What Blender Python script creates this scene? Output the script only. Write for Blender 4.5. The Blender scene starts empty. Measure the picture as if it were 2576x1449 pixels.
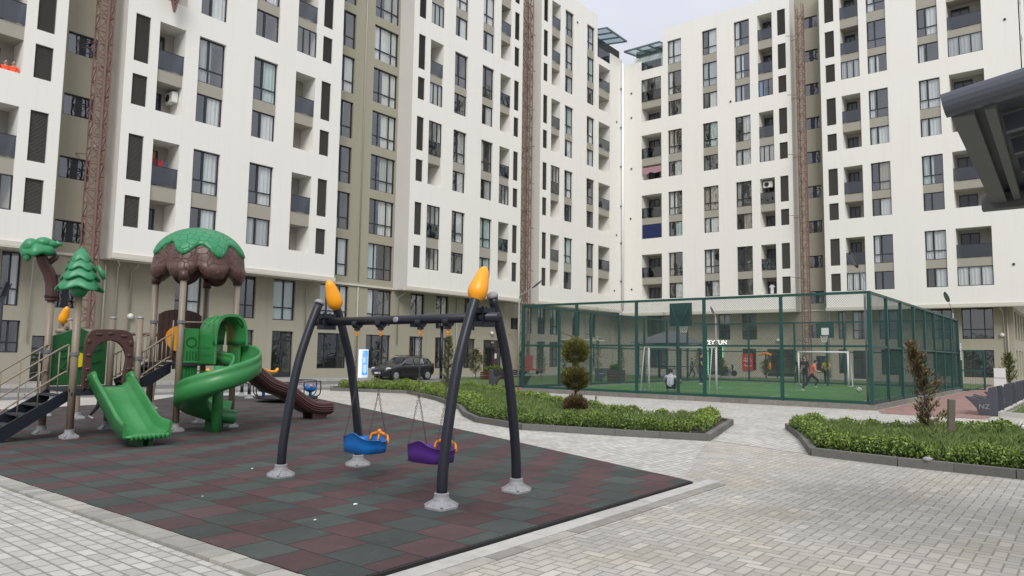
import bpy, math, random
from mathutils import Vector, Matrix
R = math.radians
PI = math.pi
rnd = random.Random(7)
C = bpy.context.scene.collection
sc = bpy.context.scene

# ---------------------------------------------------------------- camera
YAW, PIT, ROL = R(38.635), R(5.322), R(0.809)
fw = Vector((math.cos(PIT)*math.cos(YAW), math.cos(PIT)*math.sin(YAW), math.sin(PIT)))
rt = fw.cross(Vector((0, 0, 1))).normalized()
up = rt.cross(fw)
r2 = math.cos(ROL)*rt + math.sin(ROL)*up
u2 = -math.sin(ROL)*rt + math.cos(ROL)*up
cam = bpy.data.cameras.new('camera')
cam.sensor_fit = 'HORIZONTAL'; cam.sensor_width = 36.0
cam.lens = 1824.9/2576*36
cam.clip_start = 0.1; cam.clip_end = 2000
camo = bpy.data.objects.new('camera', cam); C.objects.link(camo)
camo.matrix_world = Matrix(((r2.x, u2.x, -fw.x, 0), (r2.y, u2.y, -fw.y, 0), (r2.z, u2.z, -fw.z, 1.6), (0, 0, 0, 1)))
sc.camera = camo

# ---------------------------------------------------------------- sky, sun, exposure
SUN_EL, SUN_AZ = R(42), R(222)      # direction the light comes from (azimuth from +X, counter-clockwise)
W = bpy.data.worlds.new('World'); sc.world = W; W.use_nodes = True
nt = W.node_tree; nt.nodes.clear()
wo = nt.nodes.new('ShaderNodeOutputWorld'); bg = nt.nodes.new('ShaderNodeBackground')
sky = nt.nodes.new('ShaderNodeTexSky'); sky.sky_type = 'NISHITA'; sky.sun_disc = False
sky.sun_elevation = SUN_EL; sky.sun_rotation = PI/2 - SUN_AZ
tc = nt.nodes.new('ShaderNodeTexCoord'); mp = nt.nodes.new('ShaderNodeMapping'); mp.inputs['Scale'].default_value = (1, 1, 3)
no = nt.nodes.new('ShaderNodeTexNoise'); no.inputs['Scale'].default_value = 2.2; no.inputs['Detail'].default_value = 5
cr = nt.nodes.new('ShaderNodeValToRGB')
cr.color_ramp.elements[0].position = .3; cr.color_ramp.elements[0].color = (6.9, 7.15, 8.1, 1)
cr.color_ramp.elements[1].position = .72; cr.color_ramp.elements[1].color = (8.8, 8.9, 9.3, 1)
mx = nt.nodes.new('ShaderNodeMixRGB'); mx.inputs[0].default_value = .9
L = nt.links.new
L(tc.outputs['Generated'], mp.inputs['Vector']); L(mp.outputs[0], no.inputs['Vector']); L(no.outputs['Fac'], cr.inputs[0])
L(sky.outputs[0], mx.inputs[1]); L(cr.outputs[0], mx.inputs[2]); 
sxyz = nt.nodes.new('ShaderNodeSeparateXYZ'); L(tc.outputs['Generated'], sxyz.inputs[0])      # overcast sky: brighter overhead than near the horizon
zr = nt.nodes.new('ShaderNodeMapRange'); zr.inputs['From Min'].default_value = 0; zr.inputs['From Max'].default_value = 1
zr.inputs['To Min'].default_value = .36; zr.inputs['To Max'].default_value = 1.05; L(sxyz.outputs[2], zr.inputs['Value'])
vs_ = nt.nodes.new('ShaderNodeVectorMath'); vs_.operation = 'SCALE'; L(mx.outputs[0], vs_.inputs[0]); L(zr.outputs[0], vs_.inputs['Scale'])
L(vs_.outputs[0], bg.inputs[0]); L(bg.outputs[0], wo.inputs[0])
bg.inputs[1].default_value = 0.109
sl = bpy.data.lights.new('sun', 'SUN'); sl.energy = 1.5; sl.angle = R(26); sl.color = (1, .965, .92)
so = bpy.data.objects.new('sun', sl); C.objects.link(so)
sd = Vector((math.cos(SUN_EL)*math.cos(SUN_AZ), math.cos(SUN_EL)*math.sin(SUN_AZ), math.sin(SUN_EL)))
so.rotation_euler = sd.to_track_quat('Z', 'Y').to_euler()
sc.view_settings.view_transform = 'Standard'; sc.view_settings.look = 'None'
sc.view_settings.exposure = 0.62; sc.view_settings.gamma = 1.0

# ---------------------------------------------------------------- materials
MATS = {}
def s2l(c):
    return tuple(((v/255)/12.92 if v/255 <= .04045 else ((v/255+.055)/1.055)**2.4) for v in c)
def mat(name, col, rough=.6, metal=0., var=.0, vscale=3., bump=0., bscale=30., spec=.5, coat=0., island=0., streak=0., emit=None):
    """procedural principled material; col is linear base colour"""
    if name in MATS: return MATS[name]
    m = bpy.data.materials.new(name); m.use_nodes = True
    t = m.node_tree; b = t.nodes['Principled BSDF']
    b.inputs['Roughness'].default_value = rough; b.inputs['Metallic'].default_value = metal
    b.inputs['Specular IOR Level'].default_value = spec
    b.inputs['Coat Weight'].default_value = coat; b.inputs['Coat Roughness'].default_value = .15
    rgb = t.nodes.new('ShaderNodeRGB'); rgb.outputs[0].default_value = (*col, 1)
    out = rgb.outputs[0]
    geo = t.nodes.new('ShaderNodeNewGeometry')
    def mul(out, facsock, lo, hi):
        mr = t.nodes.new('ShaderNodeMapRange'); mr.inputs['To Min'].default_value = lo; mr.inputs['To Max'].default_value = hi
        mr.inputs['From Min'].default_value = 0.; mr.inputs['From Max'].default_value = 1.
        t.links.new(facsock, mr.inputs['Value'])
        mm = t.nodes.new('ShaderNodeVectorMath'); mm.operation = 'SCALE'
        t.links.new(out, mm.inputs[0]); t.links.new(mr.outputs[0], mm.inputs['Scale'])
        return mm.outputs[0]
    if var:
        n = t.nodes.new('ShaderNodeTexNoise'); n.inputs['Scale'].default_value = vscale; n.inputs['Detail'].default_value = 6
        n.inputs['Roughness'].default_value = .65
        t.links.new(geo.outputs['Position'], n.inputs['Vector'])
        out = mul(out, n.outputs['Fac'], 1-2*var, 1+2*var)
    if streak:
        mpn = t.nodes.new('ShaderNodeMapping'); mpn.inputs['Scale'].default_value = (2.2, 2.2, .12)
        n = t.nodes.new('ShaderNodeTexNoise'); n.inputs['Scale'].default_value = 1.0; n.inputs['Detail'].default_value = 6
        t.links.new(geo.outputs['Position'], mpn.inputs['Vector']); t.links.new(mpn.outputs[0], n.inputs['Vector'])
        out = mul(out, n.outputs['Fac'], 1-2*streak, 1+2*streak)
    if island:
        out = mul(out, geo.outputs['Random Per Island'], 1-island, 1+island)
    t.links.new(out, b.inputs['Base Color'])
    if bump:
        n = t.nodes.new('ShaderNodeTexNoise'); n.inputs['Scale'].default_value = bscale; n.inputs['Detail'].default_value = 4
        t.links.new(geo.outputs['Position'], n.inputs['Vector'])
        bp = t.nodes.new('ShaderNodeBump'); bp.inputs['Strength'].default_value = bump; bp.inputs['Distance'].default_value = .02
        t.links.new(n.outputs['Fac'], bp.inputs['Height']); t.links.new(bp.outputs[0], b.inputs['Normal'])
    if emit:
        b.inputs['Emission Color'].default_value = (*emit[0], 1); b.inputs['Emission Strength'].default_value = emit[1]
    MATS[name] = m
    return m
class NT:
    """small helper to write shader maths"""
    def __init__(s, name):
        s.m = bpy.data.materials.new(name); s.m.use_nodes = True; s.t = s.m.node_tree
        s.b = s.t.nodes['Principled BSDF']; MATS[name] = s.m
        g = s.t.nodes.new('ShaderNodeNewGeometry'); s.pos = g.outputs['Position']; s.geo = g
        x = s.t.nodes.new('ShaderNodeSeparateXYZ'); s.t.links.new(s.pos, x.inputs[0])
        s.x, s.y, s.z = x.outputs
    def M(s, op, a, b=None, c=None):
        n = s.t.nodes.new('ShaderNodeMath'); n.operation = op
        for i, v in enumerate((a, b, c)):
            if v is None: continue
            if isinstance(v, (int, float)): n.inputs[i].default_value = v
            else: s.t.links.new(v, n.inputs[i])
        return n.outputs[0]
    def noise(s, scale, detail=5, vec=None, rough=.6):
        n = s.t.nodes.new('ShaderNodeTexNoise'); n.inputs['Scale'].default_value = scale; n.inputs['Detail'].default_value = detail
        n.inputs['Roughness'].default_value = rough
        s.t.links.new(vec or s.pos, n.inputs['Vector']); return n.outputs['Fac']
    def white(s, a, b):
        c = s.t.nodes.new('ShaderNodeCombineXYZ'); s.t.links.new(a, c.inputs[0]); s.t.links.new(b, c.inputs[1])
        n = s.t.nodes.new('ShaderNodeTexWhiteNoise'); n.noise_dimensions = '3D'; s.t.links.new(c.outputs[0], n.inputs['Vector'])
        return n.outputs['Value']
    def ramp(s, f, stops):
        r = s.t.nodes.new('ShaderNodeValToRGB'); e = r.color_ramp.elements
        while len(e) < len(stops): e.new(.5)
        for i, (p, c) in enumerate(stops): e[i].position = p; e[i].color = (*c, 1)
        s.t.links.new(f, r.inputs[0]); return r.outputs[0]
    def mix(s, f, a, b):
        n = s.t.nodes.new('ShaderNodeMixRGB')
        if isinstance(f, (int, float)): n.inputs[0].default_value = f
        else: s.t.links.new(f, n.inputs[0])
        for i, v in ((1, a), (2, b)):
            if isinstance(v, tuple): n.inputs[i].default_value = (*v, 1)
            else: s.t.links.new(v, n.inputs[i])
        return n.outputs[0]
    def scale(s, c, f):
        n = s.t.nodes.new('ShaderNodeVectorMath'); n.operation = 'SCALE'; s.t.links.new(c, n.inputs[0])
        if isinstance(f, (int, float)): n.inputs['Scale'].default_value = f
        else: s.t.links.new(f, n.inputs['Scale'])
        return n.outputs[0]
    def done(s, col, rough=.8, h=None, dist=.01, strength=.6):
        s.t.links.new(col, s.b.inputs['Base Color']); s.b.inputs['Roughness'].default_value = rough
        if h is not None:
            bp = s.t.nodes.new('ShaderNodeBump'); bp.inputs['Strength'].default_value = strength; bp.inputs['Distance'].default_value = dist
            s.t.links.new(h, bp.inputs['Height']); s.t.links.new(bp.outputs[0], s.b.inputs['Normal'])
        return s.m

def herringbone(name, unit, stops, joint_col, jw=.055, patch=None):
    n = NT(name); M = n.M
    X = M('DIVIDE', n.x, unit); Y = M('DIVIDE', n.y, unit)
    i = M('FLOOR', X); j = M('FLOOR', Y); fx = M('SUBTRACT', X, i); fy = M('SUBTRACT', Y, j)
    d = M('FLOORED_MODULO', M('SUBTRACT', i, j), 4)
    def eq(k): return M('COMPARE', d, float(k), .25)
    e0, e1, e2, e3 = eq(0), eq(1), eq(2), eq(3)
    l = M('ADD', fx, e1); r = M('ADD', M('SUBTRACT', 1., fx), e0)
    bt = M('ADD', fy, e2); tp = M('ADD', M('SUBTRACT', 1., fy), e3)
    ed = M('MINIMUM', M('MINIMUM', l, r), M('MINIMUM', bt, tp))
    rid = n.white(M('SUBTRACT', i, e1), M('SUBTRACT', j, e2))
    col = n.ramp(rid, stops)
    col = n.scale(col, M('ADD', .72, M('MULTIPLY', n.noise(60, 3), .56)))
    col = n.scale(col, M('ADD', .60, M('MULTIPLY', n.noise(.5, 8), .80)))
    warm = n.ramp(n.noise(.9, 4), [(.48, (1, 1, 1)), (.68, (1.05, .995, .91))])
    mm = n.t.nodes.new('ShaderNodeVectorMath'); mm.operation = 'MULTIPLY'; n.t.links.new(col, mm.inputs[0]); n.t.links.new(warm, mm.inputs[1]); col = mm.outputs[0]
    wob = M('MULTIPLY', n.noise(25, 2), .06)
    f = n.t.nodes.new('ShaderNodeMapRange'); f.inputs['From Min'].default_value = jw*.5; f.inputs['From Max'].default_value = jw*1.7
    n.t.links.new(M('SUBTRACT', ed, M('SUBTRACT', wob, .03)), f.inputs['Value'])
    dirt = M('MULTIPLY', f.outputs[0], 1.0)
    c = n.mix(dirt, joint_col, col)
    h = M('ADD', f.outputs[0], M('MULTIPLY', rid, .5))
    return n.done(c, .85, h, .006, .7)

def running(name, ux, uy, stops, joint_col, jw=.07, swap=False):
    """courses run along Y; course width ux, block length uy"""
    n = NT(name); M = n.M
    X = M('DIVIDE', n.y if swap else n.x, ux); i = M('FLOOR', X); fx = M('SUBTRACT', X, i)
    Y = M('ADD', M('DIVIDE', n.x if swap else n.y, uy), M('MULTIPLY', n.white(i, i), .9)); j = M('FLOOR', Y); fy = M('SUBTRACT', Y, j)
    ax = M('MULTIPLY', M('MINIMUM', fx, M('SUBTRACT', 1., fx)), ux)
    ay = M('MULTIPLY', M('MINIMUM', fy, M('SUBTRACT', 1., fy)), uy)
    ed = M('MINIMUM', ax, ay)
    rid = n.white(i, j)
    col = n.ramp(rid, stops)
    col = n.scale(col, M('ADD', .75, M('MULTIPLY', n.noise(60, 3), .5)))
    col = n.scale(col, M('ADD', .72, M('MULTIPLY', n.noise(.8, 7), .56)))
    f = n.t.nodes.new('ShaderNodeMapRange'); f.inputs['From Min'].default_value = jw*.03; f.inputs['From Max'].default_value = jw*.14
    n.t.links.new(M('SUBTRACT', ed, M('MULTIPLY', M('SUBTRACT', n.noise(25, 2), .5), .012)), f.inputs['Value'])
    c = n.mix(f.outputs[0], joint_col, col)
    h = M('ADD', f.outputs[0], M('MULTIPLY', rid, .4))
    return n.done(c, .85, h, .006, .7)

def rubber(name):
    n = NT(name); M = n.M
    ux, uy = .49, .465
    X = M('DIVIDE', M('SUBTRACT', n.x, 3.63), ux); i = M('FLOOR', X); fx = M('SUBTRACT', X, i)
    Y = M('SUBTRACT', M('ADD', M('DIVIDE', M('SUBTRACT', n.y, 5.0), uy), .5), M('MULTIPLY', i, .5)); j = M('FLOOR', Y); fy = M('SUBTRACT', Y, j)
    red = M('SUBTRACT', 1., M('FLOORED_MODULO', j, 2))
    ed = M('MINIMUM', M('MULTIPLY', M('MINIMUM', fx, M('SUBTRACT', 1., fx)), ux), M('MULTIPLY', M('MINIMUM', fy, M('SUBTRACT', 1., fy)), uy))
    rid = n.white(i, j)
    n.b.inputs['Specular IOR Level'].default_value = .2
    c = n.mix(red, (.052, .064, .058), (.074, .043, .044))
    c = n.scale(c, M('ADD', .80, M('MULTIPLY', rid, .4)))
    c = n.scale(c, M('ADD', .45, M('MULTIPLY', n.noise(160, 2), 1.1)))
    c = n.scale(c, M('ADD', .52, M('MULTIPLY', n.noise(1.1, 8, rough=.7), .96)))
    # pale scuffs and dust
    sc_ = n.ramp(n.noise(5, 8, rough=.75), [(.58, (0, 0, 0)), (.74, (1, 1, 1))])
    c = n.mix(M('MULTIPLY', sc_, .42), c, (.14, .14, .135))
    c = n.mix(M('MULTIPLY', n.ramp(n.noise(.45, 4), [(.45, (0, 0, 0)), (.7, (1, 1, 1))]), .28), c, (.085, .082, .078))
    f = n.t.nodes.new('ShaderNodeMapRange'); f.inputs['From Min'].default_value = .002; f.inputs['From Max'].default_value = .009
    n.t.links.new(ed, f.inputs['Value'])
    c = n.mix(f.outputs[0], (.018, .018, .018), c)
    return n.done(c, .8, M('ADD', f.outputs[0], M('MULTIPLY', n.noise(220, 2), .5)), .004, .6)

def weathered(name, col, amt=1.):
    n = NT(name); M = n.M
    mp_ = n.t.nodes.new('ShaderNodeMapping'); mp_.inputs['Scale'].default_value = (3.2, 3.2, .16); n.t.links.new(n.pos, mp_.inputs['Vector'])
    mq_ = n.t.nodes.new('ShaderNodeMapping'); mq_.inputs['Scale'].default_value = (9, 9, .5); n.t.links.new(n.pos, mq_.inputs['Vector'])
    st = n.ramp(n.noise(1.0, 5, mp_.outputs[0]), [(.50, (0, 0, 0)), (.78, (1, 1, 1))]); st2 = n.ramp(n.noise(1.0, 4, mq_.outputs[0]), [(.52, (0, 0, 0)), (.8, (1, 1, 1))])
    patch = n.ramp(n.noise(.22, 5), [(.38, (0, 0, 0)), (.68, (1, 1, 1))])
    c = n.mix(M('MULTIPLY', st, .17*amt), col, tuple(v*k for v, k in zip(col, (.74, .71, .64))))
    c = n.mix(M('MULTIPLY', st2, .10*amt), c, tuple(v*k for v, k in zip(col, (.70, .68, .63))))
    c = n.mix(M('MULTIPLY', patch, .16*amt), c, tuple(v*k for v, k in zip(col, (.93, .90, .82))))
    return n.done(c, .88, n.noise(38, 3), .01, .15)
M_WHITE = weathered('white_plaster', (.78, .768, .725))
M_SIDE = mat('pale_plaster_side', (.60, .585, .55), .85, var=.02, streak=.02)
M_OLIVE = weathered('olive_plaster', (.345, .325, .252), 1.4)
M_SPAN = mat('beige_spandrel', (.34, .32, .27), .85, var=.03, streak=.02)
M_TRIM = mat('cream_trim', (.60, .57, .49), .7, var=.02)
M_FRAME = mat('anthracite_frame', (.022, .025, .032), .45)
M_LOUV = mat('dark_louvre', (.095, .09, .082), .6)
M_DARK = mat('dark_interior', (.03, .03, .033), .9)
M_ROOM = mat('room_interior', (.14, .138, .13), .9)
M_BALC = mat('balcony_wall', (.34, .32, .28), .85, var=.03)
M_CURT = mat('sheer_curtain', (.63, .64, .625), .9, var=.09, vscale=1.5)
M_CURT2 = mat('grey_curtain', (.42, .44, .43), .9)
M_CURT3 = mat('warm_curtain', (.42, .36, .29), .9)
M_CURT4 = mat('pale_green_curtain', (.45, .56, .53), .9, var=.08)
M_PVC = mat('white_pipe', (.88, .88, .87), .5)
M_PIPE = mat('beige_pipe', (.42, .39, .32), .5)
M_RED = mat('red_oxide_steel', (.20, .112, .098), .6, var=.06, vscale=6)
M_NAVY = mat('navy_steel', (.010, .012, .020), .42, var=.05, spec=.4, coat=.08)
M_TAN = mat('taupe_post', (.215, .175, .128), .45, var=.02)
M_GREEN = mat('green_plastic', (.032, .205, .055), .40, var=.14, vscale=3.5, spec=.5, coat=.1)
M_DGREEN = mat('dark_green_plastic', (.012, .10, .024), .4, var=.05, vscale=2.5)
M_BROWN = mat('brown_plastic', (.062, .026, .022), .42, var=.06, vscale=3)
M_YEL = mat('yellow_plastic', (.83, .33, .006), .36, var=.04)
M_BLUE = mat('blue_plastic', (.008, .13, .42), .36, var=.05)
M_PURP = mat('purple_plastic', (.075, .022, .19), .38, var=.05)
M_ORPL = mat('orange_plastic', (.72, .22, .015), .4)
M_FOOT = mat('light_grey_casting', (.26, .26, .27), .5, var=.08, vscale=12)
M_GALV = mat('galvanised_steel', (.3, .31, .32), .45, metal=.4)
M_CHAIN = mat('chain_steel', (.10, .09, .08), .5, metal=.5)
M_FENCE = mat('green_fence_paint', (.008, .06, .048), .45, var=.05)
M_WIRE = mat('green_coated_wire', (.016, .05, .045), .5)
M_CONC = mat('weathered_concrete', (.21, .20, .18), .9, var=.16, vscale=4, bump=.4, bscale=20)
M_KERB = mat('grey_kerb', (.125, .122, .113), .9, var=.10, vscale=5, bump=.3, bscale=40, island=.16)
M_KERBL = mat('light_kerb', (.40, .39, .36), .9, var=.16, vscale=6, bump=.3, bscale=30, island=.08)
M_ASPH = mat('asphalt', (.15, .148, .148), .95, var=.08, vscale=2, bump=.3, bscale=80)
M_SOIL = mat('soil', (.06, .045, .03), .95, var=.2, vscale=8)
M_LEAF = mat('hedge_leaf', (.165, .235, .034), .5, island=.5, var=.14, vscale=1.3)
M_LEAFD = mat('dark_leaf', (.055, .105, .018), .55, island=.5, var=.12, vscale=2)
M_GRASS = mat('grass_blade', (.125, .18, .045), .6, island=.5, var=.2, vscale=.9)
M_LAWN = mat('lawn', (.065, .11, .028), .9, var=.15, vscale=6, bump=.5, bscale=60)
M_CONI = mat('conifer_needle', (.17, .165, .045), .6, island=.5, var=.14, vscale=3)
M_CONB = mat('browned_needle', (.11, .068, .036), .6, island=.5)
M_BARK = mat('bark', (.085, .06, .042), .9, var=.2, vscale=20)
M_WOOD = mat('grey_wood', (.13, .115, .085), .9, var=.12, vscale=14)
M_BRWOOD = mat('red_brown_wood', (.085, .028, .02), .6, var=.1)
M_TURF = None
M_WPAINT = mat('white_paint', (.7, .7, .68), .5)
M_BLACK = mat('black_rubber', (.012, .012, .013), .7)
M_CANO = mat('slate_canopy', (.06, .065, .082), .45, var=.03)
M_CANU = mat('green_grey_canopy_beam', (.085, .092, .090), .5, var=.04)
M_GREYROOF = mat('grey_membrane', (.10, .10, .115), .7)
M_PLANK = mat('dark_bench', (.035, .035, .042), .5, var=.06)
M_SKIN = mat('skin', (.42, .25, .18), .55)
M_HAIR = mat('dark_hair', (.012, .009, .008), .6)
def cloth(name, c): return mat(name, c, .85, var=.05, vscale=20)

def glass_mat(name, tint, alpha, rough=.02):
    m = bpy.data.materials.new(name); m.use_nodes = True; t = m.node_tree; t.nodes.clear()
    o = t.nodes.new('ShaderNodeOutputMaterial'); mix = t.nodes.new('ShaderNodeMixShader')
    tr = t.nodes.new('ShaderNodeBsdfTransparent'); tr.inputs[0].default_value = (*tint, 1)
    gl = t.nodes.new('ShaderNodeBsdfGlossy'); gl.inputs['Roughness'].default_value = rough; gl.inputs[0].default_value = (.88, .9, .92, 1)
    lw = t.nodes.new('ShaderNodeLayerWeight'); lw.inputs[0].default_value = .5
    pw = t.nodes.new('ShaderNodeMath'); pw.operation = 'POWER'; pw.inputs[1].default_value = 4.
    mr = t.nodes.new('ShaderNodeMath'); mr.operation = 'MULTIPLY_ADD'; mr.inputs[1].default_value = .6; mr.inputs[2].default_value = alpha
    mr.use_clamp = True
    t.links.new(lw.outputs['Facing'], pw.inputs[0]); t.links.new(pw.outputs[0], mr.inputs[0]); t.links.new(mr.outputs[0], mix.inputs[0])
    t.links.new(tr.outputs[0], mix.inputs[1]); t.links.new(gl.outputs[0], mix.inputs[2]); t.links.new(mix.outputs[0], o.inputs[0])
    # slightly uneven panes
    n = t.nodes.new('ShaderNodeTexNoise'); n.inputs['Scale'].default_value = 1.3
    ge = t.nodes.new('ShaderNodeNewGeometry'); t.links.new(ge.outputs['Position'], n.inputs['Vector'])
    bp = t.nodes.new('ShaderNodeBump'); bp.inputs['Strength'].default_value = .25; bp.inputs['Distance'].default_value = .05
    t.links.new(n.outputs['Fac'], bp.inputs['Height']); t.links.new(bp.outputs[0], gl.inputs['Normal'])
    MATS[name] = m; return m
M_GLASS = glass_mat('window_glass', (.93, .95, .95), .215)
M_RAIL = glass_mat('smoked_rail_glass', (.26, .30, .34), .12)
M_CGLASS = glass_mat('canopy_glass', (.55, .66, .68), .20)

# ---------------------------------------------------------------- mesh helpers
class MB:
    def __init__(s): s.v = []; s.f = []; s.mi = []
    def add(s, vs, fs, mi=0):
        n = len(s.v); s.v += [tuple(p) for p in vs]; s.f += [tuple(n+i for i in f) for f in fs]; s.mi += [mi]*len(fs); return s
    def box(s, a, b, mi=0):
        x0, y0, z0 = a; x1, y1, z1 = b
        return s.add([(x0,y0,z0),(x1,y0,z0),(x1,y1,z0),(x0,y1,z0),(x0,y0,z1),(x1,y0,z1),(x1,y1,z1),(x0,y1,z1)],
                     [(0,3,2,1),(4,5,6,7),(0,1,5,4),(1,2,6,5),(2,3,7,6),(3,0,4,7)], mi)
    def bar(s, p, q, w, h=None, mi=0, upv=(0,0,1)):
        p, q = Vector(p), Vector(q); h = h or w; d = (q-p).normalized(); u = Vector(upv)
        if abs(d.dot(u)) > .98: u = Vector((1, 0, 0))
        a = d.cross(u).normalized(); b = a.cross(d)
        vs = []
        for c in (p, q):
            for i, j in ((-1,-1),(1,-1),(1,1),(-1,1)): vs.append(c + a*i*w/2 + b*j*h/2)
        return s.add(vs, [(0,1,2,3),(7,6,5,4),(0,4,5,1),(1,5,6,2),(2,6,7,3),(3,7,4,0)], mi)
    def tube(s, pts, r, n=10, caps=True, mi=0):
        pts = [Vector(p) for p in pts]; rs = r if isinstance(r, (list, tuple)) else [r]*len(pts)
        vs = []; fs = []; pa = None
        for k, p in enumerate(pts):
            d = (pts[min(k+1, len(pts)-1)] - pts[max(k-1, 0)]).normalized()
            if pa is None: a = d.orthogonal().normalized()
            else:
                a = pa - d*pa.dot(d); a.normalize()
            pa = a; b = d.cross(a)
            for i in range(n):
                t = 2*PI*i/n; vs.append(p + (a*math.cos(t)+b*math.sin(t))*rs[k])
        for k in range(len(pts)-1):
            for i in range(n):
                j = (i+1) % n; fs.append((k*n+i, k*n+j, (k+1)*n+j, (k+1)*n+i))
        if caps: fs.append(tuple(range(n))[::-1]); fs.append(tuple((len(pts)-1)*n+i for i in range(n)))
        return s.add(vs, fs, mi)
    def lathe(s, prof, c=(0,0,0), n=16, mod=None, mi=0, caps=True):
        vs = []; fs = []
        for k, (r, z) in enumerate(prof):
            for i in range(n):
                t = 2*PI*i/n; rr = r; zz = z
                if mod: rr, zz = mod(k, t, r, z)
                vs.append((c[0]+rr*math.cos(t), c[1]+rr*math.sin(t), c[2]+zz))
        for k in range(len(prof)-1):
            for i in range(n):
                j = (i+1) % n; fs.append((k*n+i, k*n+j, (k+1)*n+j, (k+1)*n+i))
        if caps: fs.append(tuple(range(n))[::-1]); fs.append(tuple((len(prof)-1)*n+i for i in range(n)))
        return s.add(vs, fs, mi)
    def grid(s, rows, closed=False, mi=0):
        m = len(rows[0]); vs = [p for r in rows for p in r]; fs = []
        for k in range(len(rows)-1):
            for i in range(m if closed else m-1):
                j = (i+1) % m; fs.append((k*m+i, k*m+j, (k+1)*m+j, (k+1)*m+i))
        return s.add(vs, fs, mi)
    def prism(s, poly, z0, z1, mi=0):
        n = len(poly)
        vs = [(x, y, z0) for x, y in poly] + [(x, y, z1) for x, y in poly]
        fs = [tuple(range(n))[::-1], tuple(range(n, 2*n))] + [(i, (i+1) % n, n+(i+1) % n, n+i) for i in range(n)]
        return s.add(vs, fs, mi)
    def ext(s, poly, a, b, axis='y', mi=0):
        """polygon in the plane across `axis` extruded from a to b"""
        n = len(poly); f = {'y': lambda u, w, d: (u, d, w), 'x': lambda u, w, d: (d, u, w), 'z': lambda u, w, d: (u, w, d)}[axis]
        vs = [f(u, w, a) for u, w in poly] + [f(u, w, b) for u, w in poly]
        fs = [tuple(range(n))[::-1], tuple(range(n, 2*n))] + [(i, (i+1) % n, n+(i+1) % n, n+i) for i in range(n)]
        return s.add(vs, fs, mi)
    def ball(s, c, r, n=10, m=6, mi=0):
        rr = r if isinstance(r, (tuple, list)) else (r, r, r)
        rows = []
        for k in range(m+1):
            ph = PI*k/m
            rows.append([(c[0]+rr[0]*math.sin(ph)*math.cos(2*PI*i/n), c[1]+rr[1]*math.sin(ph)*math.sin(2*PI*i/n), c[2]-rr[2]*math.cos(ph)) for i in range(n)])
        return s.grid(rows, True, mi)
    def mesh(s, name, mats, smooth=False):
        me = bpy.data.meshes.new(name); me.from_pydata([tuple(v) for v in s.v], [], s.f); me.update()
        for m in (mats if isinstance(mats, (list, tuple)) else [mats]): me.materials.append(m)
        if len(me.materials) > 1: me.polygons.foreach_set('material_index', s.mi)
        if smooth: me.polygons.foreach_set('use_smooth', [True]*len(me.polygons))
        me.update(); return me
    def obj(s, name, mats, parent=None, smooth=False, loc=None):
        return link(name, s.mesh(name, mats, smooth), parent, loc)
def link(name, me, parent=None, loc=None, rotz=0):
    o = bpy.data.objects.new(name, me); C.objects.link(o)
    if parent: o.parent = parent
    if loc: o.location = loc
    if rotz: o.rotation_euler.z = rotz
    return o
def bevel(o, w=.01, seg=2):
    m = o.modifiers.new('bevel', 'BEVEL'); m.width = w; m.segments = seg; m.limit_method = 'ANGLE'; m.angle_limit = R(40)
    return o
def tag(o, label, cat, group=None, kind=None):
    o['label'] = label; o['category'] = cat
    if group: o['group'] = group
    if kind: o['kind'] = kind
    return o
def thing(name, label, cat, loc=(0,0,0), rotz=0, group=None, kind=None):
    o = bpy.data.objects.new(name, None); C.objects.link(o); o.location = loc; o.rotation_euler.z = rotz
    o.empty_display_size = .2
    return tag(o, label, cat, group, kind)
def struct(name, mb, m):
    o = mb.obj(name, m); o['kind'] = 'structure'; o['label'] = name.replace('_', ' '); o['category'] = name.replace('_', ' ')
    return o
KIDS = {}
def kids(root): return [o for o in bpy.data.objects if o.parent == root]
def copy_tree(o, parent=None):
    c = o.copy(); C.objects.link(c); c.parent = parent
    for ch in kids(o): copy_tree(ch, c)
    return c
FONT_CACHE = {}
def text_mesh(body, size, m, ext=.005, align='CENTER'):
    cu = bpy.data.curves.new('lettering', 'FONT'); cu.body = body; cu.size = size; cu.extrude = ext; cu.align_x = align; cu.align_y = 'CENTER'
    cu.resolution_u = 3
    ob = bpy.data.objects.new('lettering', cu); C.objects.link(ob)
    bpy.context.view_layer.update()
    me = bpy.data.meshes.new_from_object(ob.evaluated_get(bpy.context.evaluated_depsgraph_get()))
    bpy.data.objects.remove(ob); me.materials.clear(); me.materials.append(m)
    return me
# text standing on a wall: facing -Y or facing -X
def text_on(name, body, size, m, loc, face, parent=None, ext=.005):
    me = text_mesh(body, size, m, ext)
    o = link(name, me, parent, loc)
    o.rotation_euler = {'-y': (PI/2, 0, 0), '-x': (PI/2, 0, -PI/2), '+y': (PI/2, 0, PI)}[face]
    return o
# ================================================================ GROUND
def sheet(name, poly, z, m):
    mb = MB(); mb.add([(x, y, z) for x, y in poly], [tuple(range(len(poly)))]); return struct(name, mb, m)
M_HERR = herringbone('grey_herringbone_pavers', .105, [(0, (.33, .316, .28)), (.5, (.375, .36, .32)), (.85, (.405, .388, .343)), (1, (.455, .436, .385))], (.225, .215, .188))
M_RUN = running('pale_block_paving', .118, .20, [(0, (.34, .33, .30)), (.5, (.395, .385, .35)), (1, (.46, .45, .41))], (.20, .193, .172), .10)
M_PALE = running('pale_path_pavers', .11, .21, [(0, (.37, .355, .32)), (.5, (.44, .425, .38)), (1, (.51, .49, .44))], (.23, .22, .19), .09, swap=True)
M_REDP = running('red_block_pavers', .11, .21, [(0, (.24, .135, .11)), (.5, (.29, .165, .135)), (1, (.34, .20, .17))], (.17, .12, .10), .09)
M_RUB = rubber('rubber_tiles')
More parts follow.
